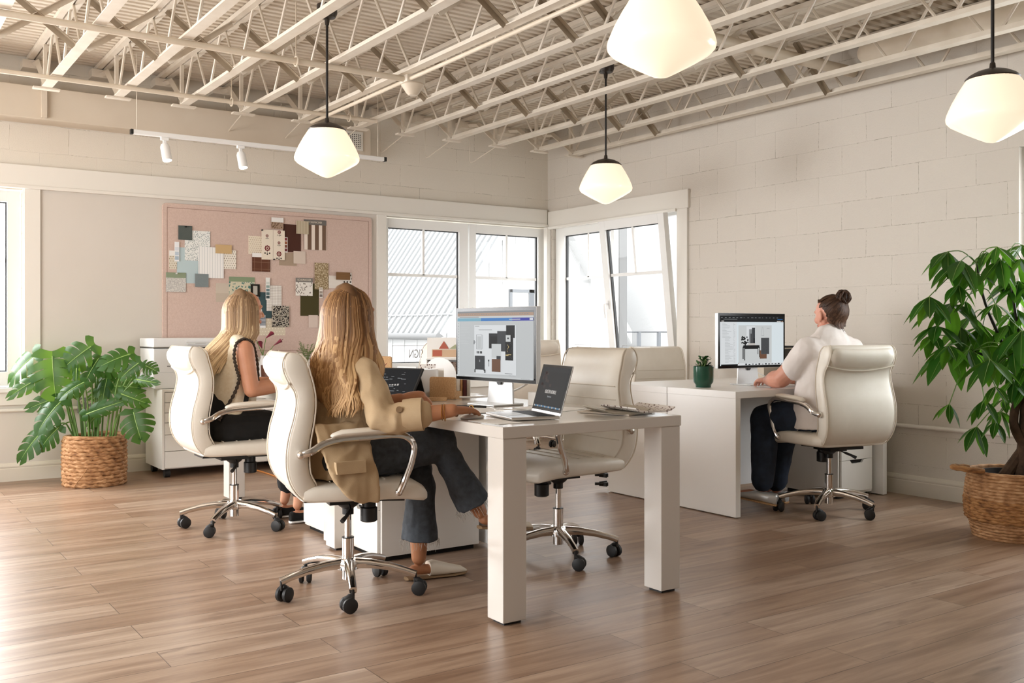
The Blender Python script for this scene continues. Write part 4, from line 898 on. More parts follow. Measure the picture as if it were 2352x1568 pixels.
def pat(kind, c1, c2, sc=1.0, c3=None):
    PN[0] += 1; name = f'swatch_{PN[0]}'; t = NT(name); v = t.coords('Object')
    sp = t.n('ShaderNodeSeparateXYZ'); t.l(v, sp.inputs[0]); X, Z = sp.outputs['X'], sp.outputs['Z']
    if kind == 'plain': nz = t.noise(v, 60, 3); col = t.mix(t.math('MULTIPLY', nz.outputs['Fac'], .18), c1, c2)
    elif kind == 'weave':
        nx = t.noise(t.coords('Object', (600, 1, 60)), 1.0, 2); nz2 = t.noise(t.coords('Object', (60, 1, 600)), 1.0, 2)
        col = t.mix(t.math('MULTIPLY', t.math('ADD', nx.outputs['Fac'], nz2.outputs['Fac']), .5), c1, c2)
    elif kind in ('stripe', 'rib'):
        f = t.math('FRACT', t.math('ADD', t.math('MULTIPLY', X, sc), .5)); col = t.mix(t.math('LESS_THAN', f, c3 or .5), c1, c2)
    elif kind == 'hstripe': f = t.math('FRACT', t.math('MULTIPLY', Z, sc)); col = t.mix(t.math('LESS_THAN', f, c3 or .5), c1, c2)
    elif kind == 'grid':
        f = t.math('FRACT', t.math('MULTIPLY', X, sc)); g = t.math('FRACT', t.math('MULTIPLY', Z, sc)); w_ = c3 or .12
        col = t.mix(t.math('MAXIMUM', t.math('LESS_THAN', f, w_), t.math('LESS_THAN', g, w_)), c1, c2)
    elif kind == 'dots':
        row = t.math('FLOOR', t.math('MULTIPLY', Z, sc)); sh = t.math('MULTIPLY', t.math('FRACT', t.math('MULTIPLY', row, .5)), 1.0)
        f = t.math('SUBTRACT', t.math('FRACT', t.math('ADD', t.math('MULTIPLY', X, sc), sh)), .5); g = t.math('SUBTRACT', t.math('FRACT', t.math('MULTIPLY', Z, sc)), .5)
        d = t.math('SQRT', t.math('ADD', t.math('MULTIPLY', f, f), t.math('MULTIPLY', g, g))); col = t.mix(t.math('LESS_THAN', d, c3 or .17), c1, c2)
    elif kind == 'vine':
        n1 = t.n('ShaderNodeTexVoronoi'); n1.feature = 'DISTANCE_TO_EDGE'; n1.inputs['Scale'].default_value = sc
        wn = t.noise(v, sc*.7, 2); ad = t.n('ShaderNodeVectorMath', operation='MULTIPLY_ADD'); ad.inputs[1].default_value = (.03, .03, .03); t.l(wn.outputs['Color'], ad.inputs[0]); t.l(v, ad.inputs[2]); t.l(ad.outputs[0], n1.inputs['Vector'])
        n2 = t.n('ShaderNodeTexVoronoi'); n2.inputs['Scale'].default_value = sc*.8; t.l(v, n2.inputs['Vector'])
        wv = t.math('FRACT', t.math('MULTIPLY', n2.outputs['Distance'], 3.2))
        col = t.mix(t.math('MAXIMUM', t.math('LESS_THAN', n1.outputs['Distance'], c3 or .12), t.math('LESS_THAN', wv, .26)), c1, c2)
    elif kind == 'leaf':
        n1 = t.n('ShaderNodeTexVoronoi'); n1.inputs['Scale'].default_value = sc; t.l(t.coords('Object', (1.6, 1, .8), (0, R(35), 0)), n1.inputs['Vector'])
        col = t.mix(t.math('LESS_THAN', n1.outputs['Distance'], c3 or .34), c1, c2)
    t.base(col, .85, 0, .2); return name
SW=[(2.277,1.897,0.110,0.114),(2.377,1.797,0.205,0.244),(2.210,1.742,0.037,0.158),(2.183,1.675,0.062,0.149),(2.298,1.635,0.171,0.287),(2.486,1.665,0.207,0.252),(2.588,1.779,0.135,0.072),(2.643,1.695,0.103,0.155),(2.204,1.496,0.157,0.156),(2.409,1.517,0.109,0.107),(3.050,2.022,0.107,0.095),(3.185,1.901,0.162,0.238),(3.277,1.999,0.113,0.112),(3.396,1.942,0.209,0.261),(2.859,1.827,0.115,0.153),(2.962,1.835,0.099,0.253),(3.065,1.836,0.102,0.251),(3.125,1.841,0.036,0.130),(2.909,1.683,0.155,0.155),(3.149,1.721,0.156,0.112),(3.251,1.739,0.109,0.108),(2.582,1.421,0.110,0.155),(2.745,1.472,0.217,0.166),(2.856,1.446,0.078,0.103),(2.966,1.462,0.037,0.189),(3.022,1.383,0.132,0.218),(2.946,1.322,0.114,0.220),(3.078,1.230,0.150,0.180),(2.923,1.185,0.049,0.108),(3.011,1.137,0.227,0.142),(3.293,1.486,0.156,0.155),(3.346,1.377,0.169,0.283),(3.454,1.584,0.128,0.232),(3.591,1.537,0.137,0.110),(3.656,1.591,0.134,0.067),(3.702,1.555,0.084,0.132),(3.448,1.439,0.032,0.092),(3.378,1.188,0.085,0.109)]
SD = [  # name, label, base pattern, layer, extra
 ('fabric_swatch', 'dark slate square swatch pinned at the top corner of the blue group', ('plain', '59605d', '515855'), 4, None),
 ('wallpaper_sample', 'white wallpaper sample with small blue grey leaf print', ('leaf', 'eceeec', '8d9a9b', 95, .36), 2, None),
 ('paint_strip', 'narrow paint strip shading from white to pale blue', ('plain', 'eef0f2', 'e6eaee'), 5, ('chips', ['e9edf2', 'd9e0e9', 'bccbd9', 'a9bccb'])),
 ('wallpaper_sample', 'small tan sprig wallpaper sample with white header, half behind pale blue sheet', ('dots', 'ddd6c6', 'a8967c', 55, .22), 1, ('head', 'f0eeea', .28, None)),
 ('paint_sheet', 'plain pale blue paint sheet behind the striped paper', ('plain', 'bdd0d5', 'b5c9cf'), 1, None),
 ('wallpaper_sample', 'white paper sample with thin grey vertical stripes', ('stripe', 'f2f2f1', 'b9bdc1', 47, .10), 4, None),
 ('wood_veneer', 'pale tan wood veneer chip above the white sprig sample', ('weave', 'd3b68a', 'c7a777'), 6, None),
 ('wallpaper_sample', 'cream wallpaper sample with rows of small brown sprigs', ('dots', 'efe9de', '86786a', 52, .19), 3, None),
 ('fabric_card', 'green headed card with pale grey floral fabric', ('vine', 'd6d3cd', 'b9b6b3', 45, .06), 3, ('head', '8c9a80', .27, None)),
 ('fabric_swatch', 'frayed grey blue woven linen swatch', ('weave', '8f999b', '6f7a7d'), 5, None),
 ('fabric_card', 'white headed card with brown scallop weave at the top of the board', ('leaf', 'a58d7a', '6e5645', 70, .4), 5, ('head', 'f0eeec', .42, None)),
 ('paint_sheet', 'deep chocolate brown sheet behind the flower panels', ('plain', '4f3128', '472b23'), 1, None),
 ('fabric_swatch', 'beige ribbed fabric swatch overlapping the brown striped card', ('rib', 'c9bda5', 'a99b82', 70, .35), 5, None),
 ('fabric_card', 'brown and cream wide striped card with dark lettered header', ('stripe', '735c4c', 'ece0d4', 14.8, .46), 2, ('head', '6e6a66', .17, 'SCHUMACHER')),
 ('wallpaper_sample', 'cream sample with tiny brown dots beside the flower panels', ('dots', 'ebe0cd', '8a705a', 58, .17), 1, None),
 ('printed_panel', 'cream panel printed with two red flower motifs, first of the pair', ('plain', 'ece2d2', 'e6dac8'), 4, ('flowers', [(-.002, .075, .5), (0, -.03, 1)])),
 ('printed_panel', 'cream panel printed with three flower motifs, beside the red paint strip', ('plain', 'ece2d2', 'e6dac8'), 4, ('flowers', [(.002, .11, .6), (0, .02, .5), (0, -.075, .9)])),
 ('paint_strip', 'paint strip of red and brown chips', ('plain', 'f0ece8', 'ece6e2'), 3, ('chips', ['7c2a34', '9a5a38', '76402f', '6f2b33'])),
 ('fabric_card', 'brown windowpane check fabric with white header', ('grid', '664131', '8a6a58', 17, .05), 3, ('head', 'f3f1ef', .22, None)),
 ('paint_sheet', 'taupe sheet hanging below the chocolate brown one', ('plain', 'ad9a86', 'a69380'), 1, None),
 ('fabric_swatch', 'pale pinkish paper square with torn edges', ('plain', 'd9cabd', 'd2c2b4'), 3, None),
 ('fabric_swatch', 'two toned beige card just behind the blonde woman\'s head', ('plain', 'c3b6a6', 'bdb0a0'), 1, ('head', 'cbbfb0', .52, None)),
 ('fabric_card', 'green headed card with bold teal and cream floral', ('vine', '55807a', 'd3cdb5', 26, .16), 2, ('head', '879879', .24, None)),
 ('framed_chip', 'small black framed chip with grey centre', ('plain', '26241f', '201e1a'), 5, ('inner', 'b9b5ac')),
 ('paint_strip', 'tall paint strip shading from white to deep teal', ('plain', 'f0f0ee', 'ecebe8'), 5, ('chips', ['eef0ec', 'd2d9d3', '93a9a5', '6b8388', '4f696c', '33484a'])),
 ('wallpaper_sample', 'white paper with fine brown grid check', ('grid', 'eeebe6', '9a8c80', 75, .14), 3, None),
 ('paint_sheet', 'dark teal sheet behind the grid check paper', ('plain', '42585c', '3c5155'), 1, None),
 ('fabric_swatch', 'black fabric swatch with swirling cream flowers', ('vine', '2e2a28', 'b8b0a2', 34, .07), 5, None),
 ('fabric_card', 'small card of dark blue horizontal stripes beside the woman\'s face', ('hstripe', 'c8cdd2', '3f4c5c', 95, .5), 4, ('head2', 'eeeeee', .16, None)),
 ('wallpaper_sample', 'long cream sheet with pale dots at the lower edge of its group', ('dots', 'd8cdb8', 'ece4d2', 40, .2), 1, None),
 ('fabric_card', 'white bird stripe card with grey lettered header', ('leaf', 'ebe7e0', '6e655c', 48, .3), 4, ('head', '7c7873', .24, 'SCHUMACHER')),
 ('paint_sheet', 'dark olive sheet behind the bird stripe card', ('plain', '4b4529', '443f25'), 1, None),
 ('wallpaper_sample', 'tall tan vine print sample', ('vine', 'c6b698', '8a7656', 40, .08), 3, None),
 ('wallpaper_sample', 'white card with faint horizontal ruled lines', ('hstripe', 'e9e2da', 'd8cfc6', 90, .3), 2, None),
 ('fabric_swatch', 'brown corduroy strip near the window end of the board', ('hstripe', '8a6846', '6c4e33', 150, .4), 6, None),
 ('wallpaper_sample', 'white sample with black ring motifs below the corduroy strip', ('dots', 'eae6e0', '4a443e', 34, .28), 1, None),
 ('paint_strip', 'short paint strip of taupe chips partly behind the honey blonde hair', ('plain', 'ece8e2', 'e8e4de'), 4, ('chips', ['c9c0b5', 'a3968a', '7d7068'])),
 ('fabric_swatch', 'pale rose card beside the honey blonde hair', ('plain', 'd9c8bd', 'd3c1b5'), 2, None),
]
def flower(mb, cx, cz, s, y):
    for k in range(8):
        a = k*math.pi/4; mb.tube([(cx+s*.018*math.cos(a), y, cz+s*.018*math.sin(a)), (cx+s*.018*math.cos(a), y-.0004, cz+s*.018*math.sin(a))], .008*s, 8, 'sw_red')
    for rr_, mt, dy in ((.013, 'paper_cream', .0006), (.008, 'sw_red', .0009)): mb.tube([(cx, y, cz), (cx, y-dy, cz)], rr_*s, 12, mt)
    for k in (-1, 0, 1):
        mb.tube([(cx+k*.02*s, y, cz-.05*s+abs(k)*.008*s), (cx+k*.02*s, y-.0004, cz-.05*s+abs(k)*.008*s)], .007*s, 8, 'ink_dark')
    mb.b2((cx-.0015, y-.0004, cz-.05*s), (cx+.0015, y, cz-.015*s), 'ink_dark')
simple('sw_red', '7a2a2c', .8)
for (x, z, w_, h), (nm, lb, pt, lay, ex) in zip(SW, SD):
    t = thing(nm, lb, {'paint_strip': 'paint strip', 'wood_veneer': 'veneer'}.get(nm, 'swatch'), (x, 7.9848-.0026*(lay-1), z), 0, 'swatches on the pinboard')
    mt = pat(*pt); m = MB(); n = 6; vs = []; seed = rnd.random()*6
    m.b2((-w_/2, -.0018, -h/2), (w_/2, .0004 if lay > 1 else .001, h/2), mt); sh = m.build('sheet', t, smooth=False)
    if ex is None: continue
    if ex[0] in ('head', 'head2'):
        simple(f'head_{PN[0]}', ex[1], .8); hz = h*ex[2]; m = MB()
        z0 = h/2-hz if ex[0] == 'head' else -h/2
        m.b2((-w_/2, -.0024, z0), (w_/2, -.0018, z0+hz), f'head_{PN[0]}'); m.build('card_header', t, smooth=False)
        if ex[3]: text_mesh(ex[3], .024, 'paper_cream', t, 'lettering', frame3((0, -.0026, z0+hz*.5), (1, 0, 0), (0, 0, 1)), sx=.8)
    elif ex[0] == 'chips':
        m = MB(); k = len(ex[1]); hh = h*.94/k
        for i, c in enumerate(ex[1]):
            simple(f'chip_{PN[0]}_{i}', c, .6); zt = h/2-h*.03-i*hh; m.b2((-w_*.40, -.0022, zt-hh*.78), (w_*.40, -.0018, zt), f'chip_{PN[0]}_{i}')
        m.build('colour_chip', t, smooth=False)
    elif ex[0] == 'flowers':
        m = MB()
        for cx, cz, s in ex[1]: flower(m, cx, cz, s, -.0019)
        m.build('flower_print', t, smooth=False)
    elif ex[0] == 'inner':
        simple('inner_grey', ex[1], .7); m = MB(); m.b2((-w_*.24, -.0026, -h*.36), (w_*.24, -.0018, h*.36), 'inner_grey'); m.build('chip_centre', t, smooth=False)
for i, (x, z, lb) in enumerate(((2.278, 1.945, 'black push pin in the slate square swatch'), (2.913, 1.955, 'black push pin at the upper corner of the first flower panel'), (3.018, 1.712, 'black push pin between the two flower panels'), (2.205, 1.566, 'clear push pin atop the green headed grey floral card'))):
    m = MB(); m.lathe([(.003, -.02), (.006, -.018), (.004, -.012), (.006, -.004), (.0065, 0)], n=12, mat='black_plastic' if i < 3 else 'alu_paint', M=Matrix.Translation((x, 7.973, z)) @ Matrix.Rotation(R(-90), 4, 'X')); tag(m.build('push_pin'), lb, 'push pin', 'push pins on the pinboard')

# ------------------------------------------------------------------ things on the tables
TZ = .7505
simple('cord_orange', 'c98345', .5)
simple('magazine_a', 'a39a8a', .4); simple('magazine_b', 'd8cbb9', .4)
def solid(name, label, cat, f, group=None, smooth=False, bevel=.0, **kw):
    m = MB(); f(m); return tag(m.build(name, smooth=smooth, bevel=bevel, **kw), label, cat, group)
# white bin and curved white divider behind the tablet
solid('white_bin', 'white rounded rectangular desk bin behind the tablet', 'bin', lambda m: m.loft([[V((2.535+sx*.112*sc, 4.62+sy*.085*sc, z)) for sx, sy in (se(2*math.pi*j/40, 7) for j in range(40))] for z, sc in ((TZ, .95), (TZ+.004, 1), (TZ+.148, 1), (TZ+.152, .985), (TZ+.152, .93), (TZ+.02, .90))], 'white_plastic'), smooth=True, ang=50)
def arch(m):
    poly = [(-.10, 0, 0), (.10, 0, 0)]+[(.10*math.cos(R(a)), 0, .10+.105*math.sin(R(a))) for a in range(0, 181, 12)]
    M = Matrix.Translation((2.83, 4.86, TZ)) @ Matrix.Rotation(R(-50), 4, 'Z'); m.prism(poly, (0, .006, 0), 'white_plastic', M=M); m.prism([(-.10, 0, 0), (.10, 0, 0), (.10, .09, 0), (-.10, .09, 0)], (0, 0, .004), 'white_plastic', M=M)
solid('white_divider', 'white arched sheet divider standing behind the white bin', 'divider', arch)
def corkboard(name, label, p, w_, h, rz, th=.02, base=True):
    t = thing(name, label, 'organiser', p, rz, 'cork desk organisers')
    m = MB(); m.prism(rrect(-w_/2, w_/2, 0, h, .012, 0), (0, th, 0), 'cork'); m.build('cork_front', t, smooth=False, bevel=.002)
    if base: m = MB(); m.b2((-w_/2+.004, th, 0), (w_/2-.004, th+.06, h*.35), 'cork'); m.build('tray', t, smooth=False)
    return t
corkboard('cork_organiser', 'cork desk organiser with rounded corners beside the large monitor', (2.60, 4.44, TZ), .155, .115, R(-62))
corkboard('cork_organiser', 'tall cork panel farther back against the window light', (2.66, 5.25, TZ), .115, .205, R(-45))
corkboard('cork_organiser', 'cork block beneath the white box, half behind the beige sleeve', (2.395, 4.93, TZ), .135, .115, R(-62))
solid('white_box', 'small white box sitting on the cork block', 'box', lambda m: m.box((2.41, 4.955, TZ+.115+.028), (.10, .055, .056), 'white_plastic', rz=R(-62)), bevel=.003)
solid('tape_roll', 'grey tape roll standing beside the small white box', 'tape roll', lambda m: m.lathe([(.018, 0), (.03, 0), (.03, .09), (.018, .09), (.018, .002)], (2.52, 5.02, TZ), 24, 'alu_paint'), smooth=True)
t = thing('pencil_cup', 'low grey cup holding one pencil near the tablet', 'cup', (2.335, 4.80, TZ))
m = MB(); m.lathe([(.02, 0), (.026, .002), (.028, .06), (.025, .06), (.022, .004)], n=20, mat='pvc_grey'); m.build('cup', t)
solid('pencil', 'dark pencil leaning up out of the grey cup', 'pencil', lambda m: (m.tube([(2.322, 4.815, TZ+.004), (2.395, 4.72, TZ+.155)], .0038, 8, 'black_metal'), m.tube([(2.395, 4.72, TZ+.155), (2.410, 4.70, TZ+.186)], [.0038, .001], 8, 'sw_red')), smooth=True)
# shelf with magazines, card propped on it
t = thing('magazine_shelf', 'white two-tier desk shelf behind the white bin', 'shelf', (2.97, 5.03, TZ), R(-34))
m = MB(); m.b2((-.11, -.06, 0), (-.104, .09, .19), 'white_plastic'); m.b2((.104, -.06, 0), (.11, .09, .19), 'white_plastic'); m.b2((-.11, -.06, .186), (.11, .09, .192), 'white_plastic'); m.b2((-.11, .084, 0), (.11, .09, .19), 'white_plastic'); m.build('frame', t, smooth=False)
pat('vine', '7a3a34', 'd9c4b4', 55, .2); MATS['mag_cover'] = MATS[f'swatch_{PN[0]}']; pat('leaf', 'd8d2cc', '5a3d31', 60, .3); MATS['mag_cover_b'] = MATS[f'swatch_{PN[0]}']
ML_ = Matrix.Translation((2.97, 5.03, TZ)) @ Matrix.Rotation(R(-34), 4, 'Z')
for k, (x0, lb) in enumerate(((-.095, 'magazine with a colourful collage cover in the desk shelf, front one'), (-.03, 'magazine with a collage cover in the desk shelf, leaning behind the front one'))):
    m = MB(); m.prism([(x0, -.055+.03*k, .002), (x0+.125, -.055+.03*k, .002), (x0+.125, .02+.03*k, .17), (x0, .02+.03*k, .17)], (0, .008, 0), 'mag_cover', M=ML_); tag(m.build('magazine', smooth=False), lb, 'magazine', 'magazines on the desk shelf')
t = thing('picture_card', 'white card with red and tan building drawing standing on the desk shelf', 'card', (2.965, 5.04, TZ+.1922), R(-34))
m = MB(); m.prism([(-.10, -.01, 0), (.09, -.01, 0), (.09, .012, .125), (-.10, .012, .125)], (0, .003, 0), 'paper_white'); m.build('card', t, smooth=False)
simple('print_tan', 'd2b394', .8); simple('print_red', 'b5624f', .8); simple('print_green', 'a9ad8c', .8)
m = MB()
P_ = lambda u, v: (u, -.0106+v*.176-.0008, v)
m.add([P_(-.07, .01), P_(.085, .01), P_(.085, .055), P_(-.07, .055)], [(0, 1, 2, 3)], 'print_tan'); m.add([P_(-.066, .014), P_(-.01, .014), P_(-.01, .05), P_(-.066, .05)], [(3, 2, 1, 0)], 'print_red')
m.add([P_(-.03, .058), P_(.03, .058), P_(0, .105)], [(0, 1, 2)], 'print_red'); m.add([P_(.032, .058), P_(.078, .058), P_(.07, .085)], [(0, 1, 2)], 'print_green')
m.v = [p+V((0, -.0006*(1+i//4), 0)) for i, p in enumerate(m.v)]; m.build('drawing', t, smooth=False)
t = thing('business_card', 'white note card with a small bird mark tucked behind the cork organiser', 'card', (2.655, 4.60, TZ), R(-50))
m = MB(); m.prism([(-.045, 0, 0), (.045, 0, 0), (.04, .02, .155), (-.03, .02, .155)], (0, .002, 0), 'paper_white'); m.build('card', t, smooth=False)
m = MB(); m.prism([(-.006, .0155, .125), (.008, .0155, .128), (.002, .016, .137)], (0, -.002, 0), 'ink_dark'); m.build('bird_mark', t, smooth=False)
solid('photo_card', 'small photo card standing just behind the white note card', 'card', lambda m: m.prism([(2.62, 4.72, TZ), (2.68, 4.65, TZ), (2.685, 4.655, TZ+.175), (2.625, 4.725, TZ+.175)], (.002, .002, 0), 'mag_cover_b'))
BK = [('e9e6e1', .020, .118, 'white spined book'), ('b98d5e', .013, .112, 'tan spined book'), ('5a2a2a', .020, .115, 'dark red patterned book'), ('c9c4ba', .015, .118, 'grey spined book')]
q = 0.0
for k, (c, th, h, lb) in enumerate(BK):
    simple(f'book_{k}', c, .7); t = thing('book', f'{lb} standing upright beside the cork organiser', 'book', (2.725+q*.80, 4.50-q*.55, TZ), R(-34), 'books beside the cork organiser')
    m = MB(); m.b2((0, 0, 0), (th, .002, h), f'book_{k}'); m.b2((0, 0, 0), (.002, .13, h), f'book_{k}'); m.b2((th-.002, 0, 0), (th, .13, h), f'book_{k}'); m.build('cover', t, smooth=False)
    m = MB(); m.b2((.002, .002, .003), (th-.002, .126, h-.003), 'paper_cream'); m.build('pages', t, smooth=False); q += th+.002
solid('white_cable_sleeve', 'white flat cable sleeve curving behind the monitor stand', 'cable', lambda m: m.tube(bez([(2.66, 4.36, TZ+.012), (2.74, 4.30, TZ+.013), (2.82, 4.22, TZ+.026), (2.87, 4.14, TZ+.055), (2.875, 4.06, TZ+.085)], 6), .013, 8, 'white_plastic', flat=.4), smooth=True)
solid('wood_block', 'small printed wooden block lying in front of the cork organiser', 'block', lambda m: m.box((2.505, 4.33, TZ+.009), (.105, .035, .018), 'cork', rz=R(-30)), bevel=.002)
solid('black_pen', 'black pen lying on papers beyond the hand on the mouse', 'pen', lambda m: m.tube([(2.36, 3.93, TZ+.0065), (2.46, 3.80, TZ+.0065)], .005, 8, 'black_plastic', round_=True), smooth=True)
solid('white_carton', 'white card box behind the laptop screen', 'box', lambda m: m.box((2.76, 3.80, TZ+.032), (.06, .075, .064), 'paper_white', rz=R(8)), bevel=.001)
solid('computer_mouse', 'flat white computer mouse under the hand with the gold ring', 'mouse', lambda m: m.loft([[V((2.135, 3.40, TZ))+V((.055*sc*c, .030*sc*s_, z)) for c, s_ in (se(2*math.pi*j/24, 2.4) for j in range(24))] for z, sc in ((0.0005, .96), (.006, 1), (.012, .9), (.016, .65), (.0175, .2))], 'white_plastic'), smooth=True)
def papers(label, x, y, rz, w_, h, k=0):
    m = MB(); m.box((x, y, TZ+.0006+.0012*k), (w_, h, .0009), 'plan_paper', rz=rz); return tag(m.build('paper_sheet', smooth=False), label, 'paper', 'papers on the nearest table')
papers('white paper sheet under the farther hand of the woman in the blazer', 2.13, 3.74, R(8), .21, .297)
papers('white paper sheet lying between the pen and the monitor foot', 2.36, 3.72, R(-12), .21, .297, 1)
papers('loose white paper sheet along the table edge before the laptop', 2.13, 3.22, R(4), .12, .20)
papers('white paper sheet peeking out behind the laptop', 2.70, 3.62, R(20), .21, .29)
for k, (x, y, a, mt, lb) in enumerate(((2.80, 3.27, 15, 'magazine_b', 'pale magazine at the bottom of the pile on the table corner'), (2.78, 3.25, -18, 'magazine_a', 'grey brown magazine with curled corner on the table corner'), (2.86, 3.20, -6, 'mag_cover_b', 'patterned magazine lying topmost on the table corner'))):
    m = MB(); z0 = TZ+.001+.0065*k; nx = 10; w_, h = .205, .27; M = Matrix.Translation((x, y, z0)) @ Matrix.Rotation(R(a), 4, 'Z')
    lo = []; hi = []
    for i in range(nx+1):
        u = -w_/2+w_*i/nx; cz = .016*max(0, (abs(u)/(w_/2)-.55)/.45)**2*(k > 0)
        for v in (-h/2, h/2): lo.append((u, v, cz)); hi.append((u, v, cz+.0055))
    vs = lo+hi; o = len(lo); fs = []
    for i in range(nx): a_ = 2*i; fs += [(a_, a_+1, a_+3, a_+2), (o+a_, o+a_+2, o+a_+3, o+a_+1), (a_, a_+2, o+a_+2, o+a_), (a_+1, o+a_+1, o+a_+3, a_+3)]
    fs += [(0, o, o+1, 1), (2*nx, 2*nx+1, o+2*nx+1, o+2*nx)]
    m.add(vs, fs, mt, M=M); tag(m.build('magazine', smooth=False), lb, 'magazine', 'magazines on the table corner')
solid('monitor_cable', 'white cable drooping from the large monitor to the laptop', 'cable', lambda m: m.tube(bez([(2.665, 3.75, TZ+.17), (2.70, 3.70, TZ+.12), (2.66, 3.64, TZ+.03), (2.57, 3.60, TZ+.004), (2.50, 3.60, TZ+.004), (2.45, 3.67, TZ+.006), (2.40, 3.63, TZ+.007), (2.40, 3.50, TZ+.007), (2.44, 3.462, TZ+.007)], 8), .0028, 6, 'white_plastic'), smooth=True)
# on the right-hand desks
t = thing('potted_succulent', 'small leafy plant in a dark green glazed pot on the white desk', 'plant', (4.49, 4.40, TZ))
m = MB(); m.lathe([(.045, 0), (.048, .003), (.05, .018), (.062, .034), (.064, .05), (.064, .132), (.061, .135), (.058, .13), (.058, .11)], n=36, mat='green_glaze'); m.build('pot', t)
m = MB(); m.lathe([(.052, 0), (.054, .001), (.054, -.0), (.001, .0015)], n=20, mat='alu_paint'); m.build('saucer', t)
m = MB(); m.lathe([(.058, .112), (.001, .118)], n=20, mat='soil'); m.build('soil', t)
m = MB()
for k in range(34):
    a = rnd.uniform(0, 6.28); rr_ = rnd.uniform(.0, .04); zz = .115+rnd.uniform(.0, .075); lean = rnd.uniform(.2, .95)
    p = V((rr_*math.cos(a), rr_*math.sin(a), zz)); d = V((math.cos(a)*lean, math.sin(a)*lean, 1-lean*.75)).normalized(); L = rnd.uniform(.035, .052); sd = d.cross(V((0, 0, 1))).normalized(); nn = sd.cross(d)
    rows = [(0, .003), (.25, .011), (.55, .015), (.8, .010), (1, .001)]; vs = []
    for tt, w2 in rows:
        c = p+d*L*tt-V((0, 0, 1))*L*.35*tt*tt; vs += [c-sd*w2+nn*.002, c-nn*.001, c+sd*w2+nn*.002]
    fs = []
    for i in range(4):
        for j in range(2): b = i*3+j; fs.append((b, b+1, b+4, b+3))
    m.add(vs, fs, 'zz_leaf')
    m.tube([V((p.x*.3, p.y*.3, .112)), p], .0022, 5, 'stem_green')
m.build('foliage', t)
simple('file_grey', '8b8781', .7); simple('file_black', '222223', .6); simple('file_tan', 'b39b80', .7); simple('file_beige', 'cfc4b4', .7)
for k, (x, c, lb) in enumerate(((5.44, 'file_grey', 'grey magazine file beside the monitor on the white desk'), (5.515, 'file_black', 'black magazine file between the grey and the tan ones'), (5.585, 'file_tan', 'tan magazine file nearest the right block wall'))):
    t = thing('magazine_file', lb, 'magazine file', (x, 4.36, TZ), 0, 'magazine files on the white desk')
    m = MB(); m.prism([(0, 0, 0), (0, .22, 0), (0, .22, .16), (0, .12, .16), (0, .0, .10)], (.003, 0, 0), c); m.prism([(.059, 0, 0), (.059, .22, 0), (.059, .22, .16), (.059, .12, .16), (.059, .0, .10)], (.003, 0, 0), c); m.b2((.003, 0, 0), (.059, .003, .10), c); m.b2((.003, .217, 0), (.059, .22, .16), c); m.b2((.003, 0, 0), (.059, .22, .003), c); m.build('holder', t, smooth=False)
t = thing('desk_organiser', 'beige box with a dark top standing on the desk behind the bare arm', 'organiser', (5.60, 4.70, TZ))
m = MB(); m.b2((-.20, 0, 0), (.13, .20, .235), 'file_beige'); m.b2((-.203, -.003, .235), (.133, .203, .248), 'file_black'); m.build('body', t, smooth=False, bevel=.002)
m = MB(); m.b2((-.06, -.004, .13), (.10, 0, .225), 'black_plastic'); m.b2((-.05, -.006, .14), (.09, -.004, .215), 'ink_dark'); m.build('dark_panel', t, smooth=False, bevel=.002)
t = thing('computer_keyboard', 'slim white keyboard under the hand of the woman in the white T-shirt', 'keyboard', (4.93, 4.17, TZ))
m = MB(); m.b2((-.14, -.055, 0), (.14, .055, .007), 'alu_paint'); m.build('body', t, smooth=False, bevel=.003)
m = MB()
for r_ in range(5):
    for c in range(14): m.b2((-.134+c*.0192, -.05+r_*.0202, .007), (-.134+c*.0192+.0168, -.05+r_*.0202+.0172, .0085), 'white_plastic')
m.build('keys', t, smooth=False)
solid('monitor_cable', 'white cable hanging behind the monitor on the white desk', 'cable', lambda m: m.tube(bez([(4.99, 4.47, TZ+.13), (5.05, 4.49, TZ+.10), (5.11, 4.43, TZ+.05), (5.22, 4.35, TZ+.02), (5.28, 4.32, TZ+.004)], 8), .003, 6, 'white_plastic'), smooth=True)
# left wall fittings
t = thing('power_outlet', 'grey metal box with four round outlets on the wall behind the monstera', 'outlet', (1.525, 8.008, .538))
m = MB(); m.b2((-.055, -.035, -.058), (.055, 0, .058), 'pvc_grey'); m.build('box', t, smooth=False, bevel=.004)
m = MB()
for x in (-.025, .025):
    for z in (-.028, .028): m.tube([(x, -.035, z), (x, -.038, z)], .018, 16, 'paper_cream'); m.b2((x-.008, -.0395, z-.004), (x-.005, -.038, z+.006), 'ink_dark'); m.b2((x+.005, -.0395, z-.004), (x+.008, -.038, z+.006), 'ink_dark')
m.build('socket', t, smooth=False)
def condu(label, p0, p1, r):
    m = MB(); m.tube([p0, p1], r, 12, 'trim_paint'); tag(m.build('wall_conduit'), label, 'conduit')
condu('painted conduit running along the wall below the side window behind the monstera', (LX, BY-.026, .522), (1.47, BY-.026, .522), .013)
condu('painted conduit running along the right block wall above the baseboard', (RX-.016, FY, .465), (RX-.016, 5.9, .465), .014)
solid('extension_cord', 'orange cord lying across the floor under the far table', 'cord', lambda m: m.tube(bez([(2.62, 7.9, .006), (2.69, 7.5, .006), (2.70, 7.15, .006), (2.68, 6.8, .006), (2.74, 6.4, .006)], 6), .006, 6, 'cord_orange'), smooth=True) if 'cord_orange' in MATS else None
